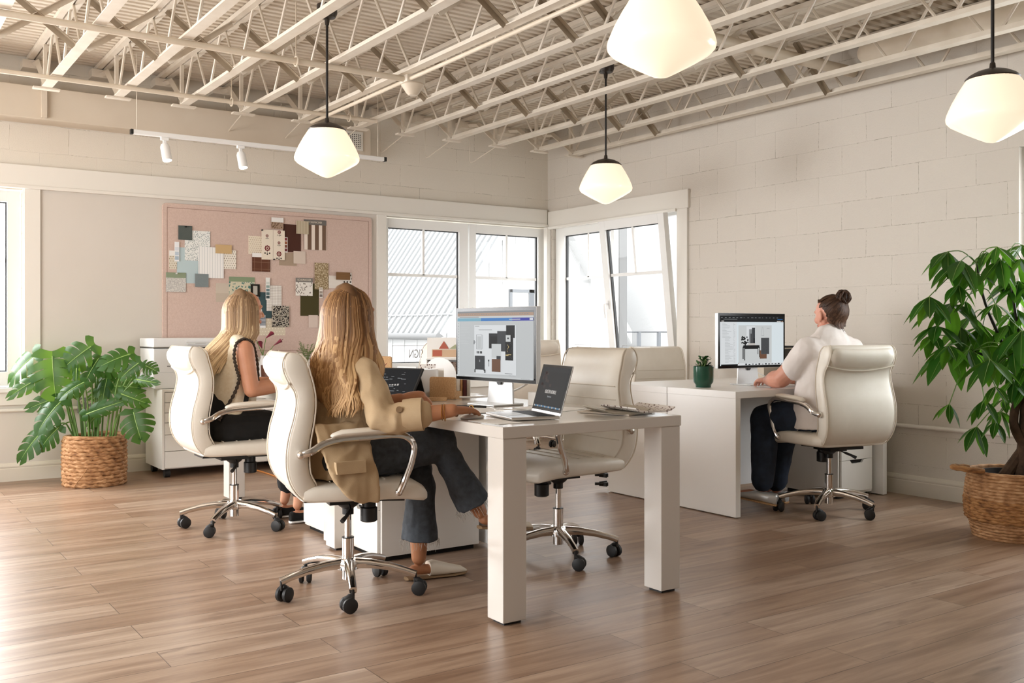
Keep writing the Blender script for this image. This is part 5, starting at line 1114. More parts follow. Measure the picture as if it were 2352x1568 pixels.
# ------------------------------------------------------------------ plants
def woven(mb, r_of, h, n, rows, tr, mat, seg=44, amp=.25, ctr=(0, 0, 0)):
    """plaited basket wall: stacked ropes whose thickness swells stitch by stitch"""
    for k in range(rows):
        z = h*(k+.5)/rows; pts = []; rr = []
        ns = seg*2
        for j in range(ns):
            a = 2*math.pi*j/ns; q = 1+amp*math.sin(j*math.pi/2*1.0+k*1.7); pts.append((ctr[0]+r_of(z)*math.cos(a)*(1+.01*q), ctr[1]+r_of(z)*math.sin(a)*(1+.01*q), ctr[2]+z)); rr.append(tr*q)
        mb.tube(pts, rr, 6, mat, closed=True)
def monstera_leaf(mb, P, T, W, view, tone, sid=0):
    P, T = V(P), V(T); d = T-P; L = d.length; d.normalize(); n = V(view)-d*V(view).dot(d); n.normalize(); s = d.cross(n)
    bend = .55; fold = .16; rr = random.Random(sid)
    def mp(u, v):      # u along 0..1 (may be negative), v across -1..1 half widths
        a = bend*u; p = P+d*L*(math.sin(a)/bend if u else 0)*1.05-n*L*(1-math.cos(a))/bend*.9
        return p+s*v*W*.70+n*(abs(v)*fold*W-abs(v)**2.4*W*.32)
    def hw(u):
        if u < -.16: return 0
        return max(0, math.sin(math.pi*min(1, (u+.17)/1.17)**.72))**.8
    N = 4
    for sg in (-1, 1):
        # back lobe plus finger lobes separated by slits
        edges = [-.13]+[ .06+.86*((k/N)**.95) for k in range(N+1)]
        for k in range(N+1):
            u0 = edges[k]; u1 = edges[k+1] if k < N else .99
            gap = .014 if 0 < k else 0
            if k == 0 and False: continue
            q0 = u0+gap; q1 = u1-gap; sweep = .16+.14*u0
            hole = rr.random() < .85
            inner = .30; vs = []; rows = 5
            for i in range(rows+1):
                f = i/rows
                g_ = max(0, (f-.22)/.78)**.5; a0 = u0+(q0-u0)*g_; a1 = u1-(u1-q1)*g_
                mid = (a0+a1)/2; nar = 1-.16*max(0, f-.6)/.4
                b0 = mid+(a0-mid)*nar; b1 = mid+(a1-mid)*nar
                for t_ in (b0, mid, b1):
                    vv = f*hw(max(-.12, min(.985, t_)))*(1.0 if t_ == mid else .97)
                    vs.append(mp(t_+sweep*f*f*.8*(1 if k else -.9), sg*vv))
            fs = []
            for i in range(rows):
                for j in range(2): b = i*3+j; fs.append((b, b+1, b+4, b+3))
            mb.add(vs, fs, 'monstera_leaf', tone)
        mb.add([mp(.90, 0), mp(.95, sg*.16), mp(1.02, 0)], [(0, 1, 2)], 'monstera_leaf', tone)
    mb.tube([mp(u, 0)+n*.001 for u in (0, .25, .5, .75, .97)], [.004, .0032, .0025, .002, .001], 5, 'leaf_vein', tone=tone)
    return mp(0, 0)
ML=[(1.150,7.782,0.934,0.977,7.917,0.777,0.149),(1.233,7.599,0.926,1.227,7.523,0.684,0.250),(1.465,7.470,0.995,1.293,7.513,0.865,0.155),(1.669,7.181,0.943,1.490,7.201,0.891,0.130),(1.524,7.502,0.905,1.405,7.423,0.763,0.111),(1.709,7.115,0.882,1.602,7.155,0.797,0.101),(1.756,7.162,0.866,1.801,7.078,0.838,0.080),(1.189,7.616,0.790,0.978,7.666,0.678,0.088),(1.375,7.667,0.656,1.123,7.713,0.578,0.105),(1.277,7.536,0.601,1.127,7.513,0.457,0.154),(1.191,7.670,0.397,1.031,7.670,0.239,0.140),(1.262,7.527,0.420,1.146,7.600,0.296,0.117),(1.365,7.444,0.843,1.351,7.406,0.722,0.036),(1.597,7.483,0.830,1.515,7.392,0.640,0.082),(1.395,7.336,0.745,1.252,7.314,0.687,0.123),(1.533,7.480,0.705,1.716,7.319,0.721,0.148),(1.417,7.380,0.518,1.560,7.184,0.603,0.080),(1.689,7.174,0.533,1.701,7.095,0.377,0.174),(1.608,7.183,0.666,1.726,7.084,0.610,0.094),(1.345,7.654,0.859,1.406,7.650,0.768,0.097),(1.501,7.492,0.854,1.655,7.426,0.845,0.126),(1.695,7.115,0.768,1.753,6.969,0.754,0.058),(1.533,7.548,0.687,1.558,7.531,0.619,0.150),(1.524,7.366,0.535,1.427,7.468,0.445,0.088)]
BC = V((1.50, 7.52, 0))
t = thing('monstera_plant', 'monstera with split leaves planted in a plaited rush basket by the side window', 'plant', BC)
m = MB(); m.lathe([(.15, .01), (.155, .02), (.165, .30), (.158, .305), (.15, .29)], n=30, mat='black_pot'); m.lathe([(.155, .27), (.001, .285)], n=24, mat='soil'); m.build('inner_pot', t)
m = MB()
for i, q in enumerate(ML):
    P = V(q[:3]); T = V(q[3:6]); e = V((-.62, -.78, 0))
    root = BC+V((max(-.11, min(.11, (P.x-BC.x)*.45)), max(-.1, min(.1, (P.y-BC.y)*.3)), .28))
    mid = root.lerp(P, .55)+V((0, 0, .10))+V((P.x-root.x, P.y-root.y, 0))*(-.12)
    m.tube([p-BC for p in bez([root, root.lerp(mid, .5)+V((0, 0, .03)), mid, P], 5)], [.0075-.0035*k/15 for k in range(16)], 6, 'stem_green')
m.build('stem', t)
TON = [.45, .62, .42, .38, .42, .3, .35, .28, .15, .25, .22, .25, .85, .95, .15, .2, .22, .35, .2, .35, .2, .22, .18, .25]
for i, q in enumerate(ML):
    P = V(q[:3]); T = V(q[3:6]); v = V((-.55, -.72, .35+.25*math.sin(i*2.3)))+V((.25*math.sin(i*1.7), .2*math.cos(i*1.3), 0))
    m = MB(); monstera_leaf(m, P-BC, P+(T-P)*1.12-BC, q[6]*1.05, v, TON[i], i)
    o = m.build('leaf', t, ang=70)
tb_ = thing('plaited_basket', 'round plaited rush basket holding the monstera', 'basket', BC)
m = MB(); woven(m, lambda z: .196+.006*math.sin(z*9), .335, 0, 12, .0175, 'rush_tan', 34, .30); m.lathe([(.17, .0), (.192, .004), (.194, .33), (.188, .33), (.185, .02)], n=36, mat='rush_tan'); m.build('body', tb_, ang=80)
m = MB(); m.tube([(.197*math.cos(a), .197*math.sin(a), .345+.006*math.sin(a*2)) for a in [2*math.pi*j/60 for j in range(60)]], .015, 8, 'rush_tan', closed=True); m.build('rim', tb_)
m = MB(); m.tube(bez([(-.06, -.205, .20), (-.10, -.195, .12), (-.15, -.16, .04), (-.165, -.15, .004)], 5), .003, 5, 'rush_tan'); m.build('loose_strand', tb_)

# tall palmate-leaved plant (pachira) in a coiled basket with handle
PC=[(4.663,2.849,1.515,0.171),(4.657,2.773,1.464,0.181),(4.906,2.779,1.517,0.121),(4.830,2.685,1.535,0.110),(4.507,2.854,1.282,0.151),(4.755,2.886,1.253,0.199),(5.138,2.936,1.137,0.255),(5.245,2.792,1.376,0.171),(5.239,2.775,1.572,0.144),(4.876,2.694,1.472,0.153),(4.755,2.968,1.136,0.145),(4.804,2.777,1.406,0.107),(4.678,2.801,1.343,0.119),(4.799,2.677,1.245,0.109),(4.729,2.791,1.259,0.085),(5.087,2.978,1.187,0.137),(4.995,2.981,1.132,0.158),(5.241,2.799,1.223,0.158),(5.193,2.828,1.141,0.149),(4.954,2.624,1.110,0.170),(4.700,2.869,1.033,0.120),(4.782,3.004,1.088,0.124),(4.905,2.984,1.030,0.215),(4.958,3.021,0.712,0.104),(5.094,2.944,0.588,0.127),(4.769,2.686,0.964,0.176),(5.046,2.810,0.628,0.102),(5.159,2.773,0.848,0.147),(4.947,2.818,0.747,0.131),(4.911,2.644,1.000,0.127),(4.863,2.856,1.010,0.140),(4.791,2.672,0.829,0.109),(5.244,2.874,0.732,0.105),(5.289,2.801,0.924,0.136),(5.137,2.712,1.089,0.132),(4.929,2.705,1.038,0.120),(5.213,2.880,0.669,0.109),(5.164,2.709,0.815,0.132)]
for k in range(14):      # the side of the crown that runs out of the picture
    a = rnd.uniform(0, 6.28); PC.append((5.42+.24*math.cos(a), 2.66+.24*math.sin(a), rnd.uniform(.85, 1.65), rnd.uniform(.13, .2)))
PB = V((5.21, 2.80, 0))
t = thing('money_tree', 'tall money tree with drooping palmate leaves and braided trunk in a coiled basket', 'plant', PB)
def leaflet(mb, p, d, L, W, tone):
    d = d.normalized(); up = V((0, 0, 1)); s = d.cross(up)
    if s.length < .05: s = V((1, 0, 0))
    s.normalize(); n = s.cross(d); rows = [(0, .06), (.12, .30), (.3, .74), (.5, 1), (.68, .92), (.84, .56), (.95, .2), (1.0, .02)]; vs = []
    for u, w_ in rows:
        c = p+d*L*u-up*L*.30*u*u; x = W*w_; vs += [c-s*x+n*x*.25, c-s*x*.5+n*x*.10, c-n*x*.08, c+s*x*.5+n*x*.10, c+s*x+n*x*.25]
    fs = []
    for i in range(len(rows)-1):
        for j in range(4): b = i*5+j; fs.append((b, b+1, b+6, b+5))
    mb.add(vs, fs, 'pachira_leaf', tone)
    mb.tube([p+d*L*u-up*L*.30*u*u+n*.0012 for u in (0, .3, .6, .95)], [.0016, .0013, .001, .0005], 4, 'leaf_vein', tone=tone)
heads = [V((5.28, 2.78, .80)), V((5.16, 2.83, .88)), V((5.32, 2.72, 1.0)), V((5.10, 2.86, 1.2)), V((5.02, 2.84, 1.35))]
m = MB()
m.tube([p-PB for p in bez([(5.24, 2.78, .25), (5.27, 2.77, .5), (5.29, 2.76, .8), (5.34, 2.70, 1.1)], 6)], [.05-.026*k/18 for k in range(19)], 10, 'bark')
m.tube([p-PB for p in bez([(5.14, 2.86, .27), (5.24, 2.80, .42), (5.32, 2.74, .60), (5.25, 2.78, .82)], 6)], [.034-.012*k/18 for k in range(19)], 9, 'bark')
m.tube([p-PB for p in bez([(5.30, 2.70, .27), (5.26, 2.75, .45), (5.22, 2.81, .62), (5.28, 2.78, .85)], 6)], [.03-.01*k/18 for k in range(19)], 9, 'bark'); m.build('trunk', t)
m = MB()
for a in ([(5.26, 2.78, .8), (5.18, 2.82, .98), (5.05, 2.85, 1.20), (4.92, 2.82, 1.33), (4.84, 2.80, 1.46)], [(5.30, 2.76, .85), (5.22, 2.78, 1.1), (5.14, 2.77, 1.3), (5.08, 2.76, 1.52)], [(5.34, 2.70, 1.05), (5.38, 2.68, 1.3), (5.40, 2.66, 1.6)], [(5.26, 2.78, .82), (5.14, 2.88, .95), (5.02, 2.92, 1.0)]):
    b = bez(a, 5); m.tube([p-PB for p in b], [.011-.006*k/len(b) for k in range(len(b))], 7, 'black_metal')
bp = [V(q) for q in ((5.18, 2.82, .98), (5.05, 2.85, 1.20), (4.92, 2.82, 1.33), (4.84, 2.80, 1.46), (5.22, 2.78, 1.1), (5.14, 2.77, 1.3), (5.08, 2.76, 1.52), (5.38, 2.68, 1.3), (5.40, 2.66, 1.6), (5.14, 2.88, .95), (5.02, 2.92, 1.0), (5.26, 2.78, .8))]
for q in PC:
    p = V(q[:3]); b = min(bp, key=lambda z: (z-p).length+max(0, p.z-z.z-.15)*.5); mid = b.lerp(p, .5)+V((0, 0, .03)); m.tube([x-PB for x in bez([b, mid, p], 4)], .0028, 5, 'stem_green')
m.build('branch', t)
for i, q in enumerate(PC):
    p = V(q[:3]); r_ = random.Random(100+i); m = MB(); nl = 6 if q[3] > .14 else 5; a0 = r_.uniform(0, 6.28); out = (p-V((5.25, 2.78, p.z))).normalized()
    for k in range(nl):
        a = a0+2*math.pi*k/nl+r_.uniform(-.2, .2); el = r_.uniform(-.95, -.35); d = V((math.cos(a)*math.cos(el), math.sin(a)*math.cos(el), math.sin(el)))+out*.25
        L = q[3]*r_.uniform(.85, 1.12); leaflet(m, p-PB, d, L, L*.205, r_.uniform(.12, .50)+(.40 if r_.random() < .18 else 0))
    m.build('leaf', t, ang=70)
m = MB(); m.lathe([(.165, .02), (.185, .33), (.192, .345), (.180, .345), (.172, .30)], n=32, mat='black_pot')
for z in (.31, .322, .334): m.tube([(.187*math.cos(a), .187*math.sin(a), z) for a in [2*math.pi*j/40 for j in range(40)]], .004, 5, 'black_pot', closed=True)
m.lathe([(.174, .29), (.001, .30)], n=24, mat='soil'); m.build('inner_pot', t)
tb_ = thing('coiled_basket', 'large coiled seagrass basket with looped handle below the money tree', 'basket', PB)
def rof(z): return .212+.030*math.sin(min(1, z/.36)*math.pi*.9)-(.012 if z < .10 else 0)
m = MB()
rows = 22
for k in range(rows):
    z = .36*(k+.5)/rows; mid = .09 < z < .22; pts = []; rr = []
    for j in range(96):
        a = 2*math.pi*j/96; q = 1+(.24 if mid else .07)*math.sin(j*math.pi/2+k*2.1); pts.append((rof(z)*math.cos(a), rof(z)*math.sin(a), z)); rr.append((.0125 if mid else .0098)*q)
    m.tube(pts, rr, 6, 'rush_brown' if mid else 'rush_tan', closed=True)
m.lathe([(.18, .0), (.203, .004), (rof(.1)-.004, .1), (rof(.2)-.004, .2), (rof(.35)-.004, .355), (rof(.35)-.012, .355), (.19, .02)], n=40, mat='rush_tan'); m.build('body', tb_, ang=80)
m = MB(); d = V((-.86, .50, 0)); s = V((.50, .86, 0)); hp = []
for k in range(13):
    a = math.pi*k/12; hp.append(d*(.215+.125*math.sin(a))+s*(.075*math.cos(a))+V((0, 0, .365+.012*math.sin(a))))
m.tube(hp, [.0135*(1+.2*(k % 2)) for k in range(13)], 8, 'rush_brown'); m.build('handle', tb_)
# flowers and fern on the console behind the women
t = thing('calla_lilies', 'dark red calla lilies in a slim vase on the low console', 'flowers', (2.83, 7.72, .7155))
m = MB(); m.lathe([(.03, 0), (.04, .03), (.035, .12), (.018, .17), (.022, .19), (.016, .19), (.014, .02)], n=24, mat='white_plastic'); m.build('vase', t)
for k, (a, h, ln) in enumerate(((.3, .33, .03), (-.4, .27, .085), (2.6, .31, .05), (1.5, .25, .03))):
    p = V((ln*math.cos(a), ln*math.sin(a), h)); d = V((math.cos(a)*.8, math.sin(a)*.8, .55)).normalized(); m = MB()
    m.tube(bez([(0, 0, .03), (0, 0, .17), (p.x*.4, p.y*.4, h*.75), p], 5), .003, 5, 'stem_green'); m.tube([p, p+d*.03, p+d*.055, p+d*.075], [.004, .011, .018, .026], 10, 'lily', flat=.7); m.tube([p+d*.055, p+d*.095], [.006, .001], 6, 'lily'); m.build('flower', t)
t = thing('potted_fern', 'small feathery fern on the low console beside the honey blonde hair', 'plant', (3.20, 7.70, .7155))
m = MB(); m.lathe([(.04, 0), (.055, .09), (.058, .12), (.05, .12), (.045, .02)], n=24, mat='white_plastic'); m.build('pot', t)
m = MB()
for k in range(26):
    a = k*2.4; ln = rnd.uniform(.05, .10); b = bez([(0, 0, .10), (ln*.4*math.cos(a), ln*.4*math.sin(a), .20), (ln*math.cos(a), ln*math.sin(a), .24+rnd.uniform(-.04, .06))], 5); m.tube(b, .0016, 4, 'fern_green')
    for p in b[3:]:
        for s_ in (-1, 1):
            q = p+V((-math.sin(a), math.cos(a), .25))*s_*.016; m.add([p, p+V((.004, 0, .004)), q], [(0, 1, 2)], 'fern_green')
m.build('foliage', t)
t = thing('window_plant', 'bright green leafy plant on the window sill behind the far office chair', 'plant', (5.68, 7.90, .691))
m = MB(); m.lathe([(.05, 0), (.065, .11), (.06, .11), (.055, .02)], n=24, mat='white_plastic'); m.build('pot', t)
m = MB()
for k in range(9):
    a = k*2.4; p = V((.03*math.cos(a), .03*math.sin(a), .17+.04*(k % 3))); d = V((math.cos(a), math.sin(a), .35)); m.tube([(0, 0, .08), p], .003, 5, 'stem_green'); leaflet(m, p, d, .12, .04, .55+.25*(k % 2))
m.build('foliage', t)
# ------------------------------------------------------------------ people
def limb(mb, pts, rad, mat, flat=1.0, up=None, n=16): mb.tube(pts, rad, n, mat, round_='end' if up is not None and len(pts) > 2 and rad[0] > .12 else True, flat=flat, up=up)
def hand(mb, wrist, fwd, nrm, thumb, mat, curl=(.25, .3, .3), scale=1.0, spread=.05, lift=0.0):
    """palm, four unequal jointed fingers, thumb leaving the side of the palm; returns finger tips and directions"""
    w_ = V(wrist); f = V(fwd).normalized(); n = V(nrm); n = (n-f*n.dot(f)).normalized(); s = f.cross(n)*(1 if V(thumb).dot(f.cross(n)) > 0 else -1); S = scale
    limb(mb, [w_, w_+f*.03*S, w_+f*.058*S, w_+f*.083*S], [.026*S, .033*S, .039*S, .038*S], mat, [.72, .55, .44, .40], up=n)
    limb(mb, [w_+f*.012*S+s*.014*S-n*.006*S, w_+f*.045*S+s*.028*S-n*.010*S], [.016*S, .013*S], mat)
    tips = []
    for k, (lat, b, L) in enumerate(((.030, .082, .068), (.010, .088, .077), (-.011, .086, .071), (-.030, .078, .056))):
        p = w_+f*b*S+s*lat*S+n*.001; d = (f+s*(lat*spread/.03)*1.4+n*lift).normalized(); pts = [p-f*.02*S, p]; r_ = [.0098*S, .0094*S]
        for j, fr in enumerate((.46, .30, .24)):
            a = curl[j]*(1+.12*k); d = (d*math.cos(a)-n*math.sin(a)).normalized(); nn = n; p = p+d*L*fr*S; pts.append(p); r_.append((.0088, .0080, .0066)[j]*S)
        limb(mb, pts, r_, mat, n=10); tips.append((p, d))
    p = w_+f*.034*S+s*.030*S-n*.010*S; d = (f*.78+s*.55-n*.22).normalized(); q = p+d*.034*S; d2 = (f*.95+s*.18-n*.24).normalized(); e = q+d2*.030*S
    limb(mb, [p-d*.014*S, p, q, e], [.0135*S, .0125*S, .0105*S, .0082*S], mat, n=10); tips.append((e, d2))
    return tips, n
def headform(mb, c, fwd, up, mat, S=1.0):
    f = V(fwd).normalized(); u = V(up); u = (u-f*u.dot(f)).normalized(); s = f.cross(u); c = V(c)
    P = lambda a, b, h: c+(f*a+s*b+u*h)*S
    rot = Matrix((f, s, u)).transposed()
    mb.ball(P(-.006, 0, .032), (.098*S, .077*S, .084*S), 24, 16, mat, rot=rot)
    mb.ball(P(.022, 0, .0), (.074*S, .068*S, .085*S), 24, 16, mat, rot=rot)
    limb(mb, [P(.03, 0, .0), P(.04, 0, -.045), P(.050, 0, -.082)], [.060*S, .050*S, .030*S], mat, .95, up=f)
    for b in (-1, 1):
        limb(mb, [P(-.01, b*.055, -.035), P(.03, b*.040, -.07), P(.058, b*.014, -.092)], [.02*S, .02*S, .018*S], mat)
        mb.ball(P(.058, b*.037, -.022), (.030*S, .026*S, .026*S), 12, 8, mat, rot=rot)
        mb.tube([P(.088, b*.012, .030), P(.085, b*.034, .033), P(.070, b*.052, .026)], .008*S, 8, mat, round_=True)
        mb.ball(P(-.008, b*.083, .0), (.018*S, .010*S, .030*S), 14, 10, mat, rot=rot)
        mb.ball(P(-.002, b*.081, -.026), (.010*S, .009*S, .012*S), 10, 8, mat, rot=rot)
        mb.ball(P(.099, b*.010, -.024), (.010*S, .009*S, .008*S), 10, 8, mat, rot=rot)
    limb(mb, [P(.088, 0, .024), P(.100, 0, .0), P(.112, 0, -.020)], [.008*S, .0095*S, .0115*S], mat)
    mb.ball(P(.088, 0, -.055), (.012*S, .026*S, .011*S), 14, 8, mat, rot=rot); mb.ball(P(.078, 0, -.088), (.017*S, .020*S, .016*S), 12, 8, mat, rot=rot)
    return P, rot
def face(P, rot, root, fix, S=1.0):
    m = MB()
    for b in (-1, 1): m.ball(P(.077, b*.031, .010), .0128*S, 14, 10, 'eye_white')
    e = fix(m.build('eye_pair' if False else 'eye', root))
    m = MB()
    for b in (-1, 1): m.ball(P(.0862, b*.0315, .010), .0058*S, 12, 8, 'iris')
    fix(m.build('iris', root))
    m = MB(); m.ball(P(.0965, 0, -.051), (.0055*S, .022*S, .0045*S), 14, 8, 'lip', rot=rot); m.ball(P(.0955, 0, -.060), (.0065*S, .020*S, .0055*S), 14, 8, 'lip', rot=rot); fix(m.build('lips', root))
def long_hair(mb, c, fwd, mat, zend, N, wave, seed, backlean, S=1.0, part=.015, spread=1.0, front_len=.28, lat=1.0, lim=.5):
    r_ = random.Random(seed); f = V(fwd); f.z = 0; f.normalize(); u = V((0, 0, 1)); s = f.cross(u); c = V(c)
    L = c.z-zend
    rad = [(.118, .0), (.100, .050), (.070, .079), (.030, .096), (0, .101), (-.05, .101), (-.10, .102), (-.15, .112), (-.20, .128), (-.27, .148), (-.34, .160), (-.45, .165)]
    def rz(h):
        for (a, b), (a2, b2) in zip(rad, rad[1:]):
            if h >= a2: return b2+(b-b2)*(h-a2)/(a-a2)
        return rad[-1][1]
    for i in range(N):
        lay = r_.choice((.90, .96, 1.0, 1.03)); sg = r_.choice((-1, 1)); q = r_.random()
        phi = R(58+122*q**.85)*sg
        end = -L*r_.uniform(.80, 1.0); 
        if abs(phi) < R(82): end = -r_.uniform(front_len*.75, front_len)
        end = max(end, -L*(1.0 if abs(phi) > R(100) else .92)); pts = []; rr = []; ph = phi*4.0+r_.uniform(-.5, .5); K = 18
        w0 = r_.uniform(.0036, .0072)*S
        for k in range(K+1):
            t_ = k/K; h = .116+(end-.116)*(t_**.9)
            a = phi
            if h < -.08: a = phi+sg*(min(1, (-h-.08)/.2))*(.25 if abs(phi) > R(95) else -.10)*spread*(1 if abs(phi) < R(150) else .2)
            rr_ = rz(h)*lay*S; dpt = rr_*1.06 if True else rr_
            amp = wave*max(0, -h-.02)/.35; wv = amp*(math.sin(ph+(-h)*22)+.35*math.sin(ph*2.3+h*41))
            x = math.cos(a)*dpt*(1.05 if math.cos(a) < 0 else .95)-.010*S-backlean*max(0, -h-.12); x = max(x, -lim-r_.uniform(0, .008)) if h < -.1 else x
            y = math.sin(a)*rr_*.90*(1+(lat-1)*min(1, max(0, -h-.02)/.2))
            p = c+f*(x+wv*.6)+s*(y+wv+sg*part*max(0, (h-.06)/.06)*.3)+u*h*S
            pts.append(p); rr.append(w0*(.55+.6*min(1, t_*3))*(1 if t_ < .7 else max(.10, 1-(t_-.7)/.3*.9)))
        out = V((pts[K//2]-c)); out.z = 0; out.normalize()
        mb.tube(pts, rr, 5, mat, tone=r_.random(), flat=.45, up=out)
    mb.ball(c+f*(-.018*S)+u*.026*S, (.094*S, .078*S, .082*S), 24, 14, mat, rot=Matrix((f, s, u)).transposed())
    mb.tube([c-f*.035+u*.05, c-f*.045-u*.06, c-f*(.06+backlean*.06)-u*.18, c-f*(.085+backlean*.2)-u*min(.30, L*.8)], [.078*S, .080*S, .085*S, .06*S], 16, mat, round_=True, flat=.55, up=f, tone=.25)
def person(label, loc):
    root = thing('person', label, 'person', loc); off = -V(loc)
    def fix(o): o.location = off; return o
    return root, fix
def shoe(mb, heel, toe, up, mat, sole, w_=.042, h=.055, back=True):
    heel, toe = V(heel), V(toe); d = toe-heel; L = d.length; d.normalize(); u = V(up); u = (u-d*u.dot(d)).normalized(); s = d.cross(u)
    def ring(x, hw, z0, z1, n=20): return [heel+d*x*L+s*hw*c+u*((z0+z1)/2+(z1-z0)/2*q) for c, q in (se(2*math.pi*j/n, 2.6) for j in range(n))]
    mb.loft([ring(-.10, .018, .0, .01), ring(-.08, .028, 0, .014), ring(.1, .034, 0, .014), ring(.5, w_*.85, 0, .012), ring(.78, w_, 0, .012), ring(1.0, w_*.75, 0, .014), ring(1.07, w_*.3, .004, .012)], sole)
    if back: a = [(-.09, .022, .010, h*.9), (-.05, .030, .010, h), (.15, .034, .01, h*.95)]
    else: a = [(.33, .038, .010, h*.9)]
    mb.loft([ring(*q) for q in a+[(.42, .038, .010, h*.95), (.6, w_*.95, .01, h*.78), (.8, w_*.98, .01, h*.58), (.97, w_*.72, .01, h*.44), (1.06, w_*.3, .01, h*.25)]], mat)

# --- woman in the beige blazer, at the nearest table
root, fix = person('woman with long honey blonde hair in a beige blazer, hand on a mouse', (1.72, 3.78, 0))
sk = 'skin_tan'; F1 = V((.975, .21, -.10)); hc = V((1.752, 3.742, 1.178)); b = MB()
P, rot = headform(b, hc, F1, (.1, 0, 1), sk)
limb(b, [hc+V((-.012, 0, -.05)), (1.742, 3.742, 1.085), (1.736, 3.745, 1.02)], [.052, .050, .062], sk)
chest = V((1, .15, 0))
limb(b, [(1.70, 3.785, .57), (1.71, 3.775, .72), (1.728, 3.76, .88), (1.736, 3.75, .95)], [.145, .120, .135, .10], sk, [.72, .72, .68, .5], up=chest)
limb(b, [(1.752, 3.625, .925), (1.76, 3.495, .755), (1.88, 3.40, .775), (1.995, 3.325, .795)], [.034, .038, .038, .027], sk)
tips1, n1 = hand(b, (1.995, 3.325, .795), (.97, .30, -.05), (.05, 0, 1), (-.3, 1, 0), sk, (.10, .22, .18))
limb(b, [(1.742, 3.88, .925), (1.752, 3.87, .765), (1.87, 3.80, .785), (1.985, 3.745, .815)], [.034, .038, .038, .026], sk)
tips2, n2 = hand(b, (1.985, 3.745, .815), (.98, -.05, .18), (-.10, -.25, 1), (0, -1, -.2), sk, (.45, .50, .35))
limb(b, [(1.68, 3.86, .57), (2.09, 3.80, .50), (2.11, 3.80, .28), (2.115, 3.815, .10)], [.085, .058, .050, .033], sk)
limb(b, [(2.105, 3.828, .046), (2.17, 3.817, .042), (2.24, 3.807, .030), (2.295, 3.80, .022)], [.030, .029, .030, .020], sk, .75)
limb(b, [(1.68, 3.69, .585), (2.13, 3.66, .625), (2.22, 3.635, .46), (2.31, 3.615, .315)], [.085, .058, .050, .032], sk)
limb(b, [(2.335, 3.61, .278), (2.39, 3.602, .268), (2.46, 3.594, .252), (2.515, 3.59, .242)], [.031, .030, .030, .020], sk, .75)
fix(fuse('body', b, root, .0042, 2)); face(P, rot, root, fix)
m = MB()
for tp, d in tips1[:5]+tips2[:5]:
    nn = (n1 if (tp-V((2.1, 3.35, .79))).length < .2 else n2); m.tube([tp-d*.004+nn*.0052, tp+d*.007+nn*.0038], [.0052, .0040], 8, 'nail', flat=.3, up=nn)
fix(m.build('fingernails', root))
b = MB()   # blazer
limb(b, [(1.70, 3.79, .515), (1.705, 3.785, .66), (1.715, 3.775, .76), (1.730, 3.762, .89), (1.736, 3.752, .965)], [.205, .192, .165, .168, .140], 'linen', [.80, .78, .76, .70, .52], up=chest, n=24)
limb(b, [(1.738, 3.90, .945), (1.734, 3.75, .998), (1.748, 3.608, .945)], [.058, .066, .058], 'linen', .9)
for a in ([(1.748, 3.606, .940), (1.76, 3.545, .855), (1.770, 3.487, .762), (1.82, 3.445, .762), (1.885, 3.398, .778)], [(1.738, 3.902, .940), (1.745, 3.90, .855), (1.757, 3.875, .772), (1.81, 3.84, .775), (1.87, 3.805, .79)]):
    b.tube(a, [.058, .064, .066, .062, .060], 18, 'linen', round_=True)
def hem(x0, x1, y, z):  return [V((x0, y, z)), V((x1, y, z)), V((x1, y+.022, z)), V((x0, y+.022, z))]
b.loft([hem(1.53, 1.745, 3.60, .74), hem(1.535, 1.75, 3.555, .66), hem(1.55, 1.755, 3.515, .58), hem(1.585, 1.76, 3.500, .51), hem(1.635, 1.765, 3.500, .455), hem(1.69, 1.768, 3.505, .425)], 'linen')
fix(fuse('blazer', b, root, .0065, 3, .0085, 13))
for a, c_ in (((1.862, 3.415, .777), (1.885, 3.398, .779)), ((1.85, 3.817, .789), (1.872, 3.804, .791))):
    m = MB(); a, c_ = V(a), V(c_); d = (c_-a).normalized(); m.tube([a-d*.032, a+d*.0, c_+d*.016, c_+d*.018, c_+d*.0], [.063, .066, .066, .062, .055], 20, 'linen'); fix(m.build('rolled_cuff', root))
m = MB(); q = V((1.796, 3.398, .80)); m.tube([q+V((.004, .008, 0)), q+V((-.006, -.012, .004))], .0125, 16, 'linen_dark'); fix(m.build('cuff_button', root))
m = MB(); m.loft([hem(1.575, 1.70, 3.497, .60), hem(1.575, 1.70, 3.492, .57), hem(1.578, 1.70, 3.490, .553)], 'linen'); fix(m.build('pocket_flap', root, smooth=False))
b = MB()   # jeans
limb(b, [(1.70, 3.79, .512), (1.70, 3.79, .53), (1.71, 3.78, .60), (1.715, 3.775, .64)], [.165, .175, .160, .13], 'denim_grey', .74, up=chest)
limb(b, [(1.69, 3.86, .555), (1.90, 3.83, .545), (2.085, 3.80, .505)], [.105, .095, .080], 'denim_grey')
b.tube([(2.085, 3.80, .50), (2.12, 3.80, .42), (2.115, 3.80, .32), (2.11, 3.80, .185)], [.078, .074, .080, .098], 18, 'denim_grey', round_='start', flat=.8)
limb(b, [(1.69, 3.69, .575), (1.92, 3.675, .605), (2.13, 3.66, .625)], [.105, .095, .080], 'denim_grey')
b.tube([(2.13, 3.66, .62), (2.175, 3.65, .545), (2.215, 3.64, .47), (2.278, 3.620, .355)], [.078, .074, .080, .098], 18, 'denim_grey', round_='start', flat=.8)
fix(fuse('jeans', b, root, .0065, 4, .005, 15))
r_ = random.Random(2)
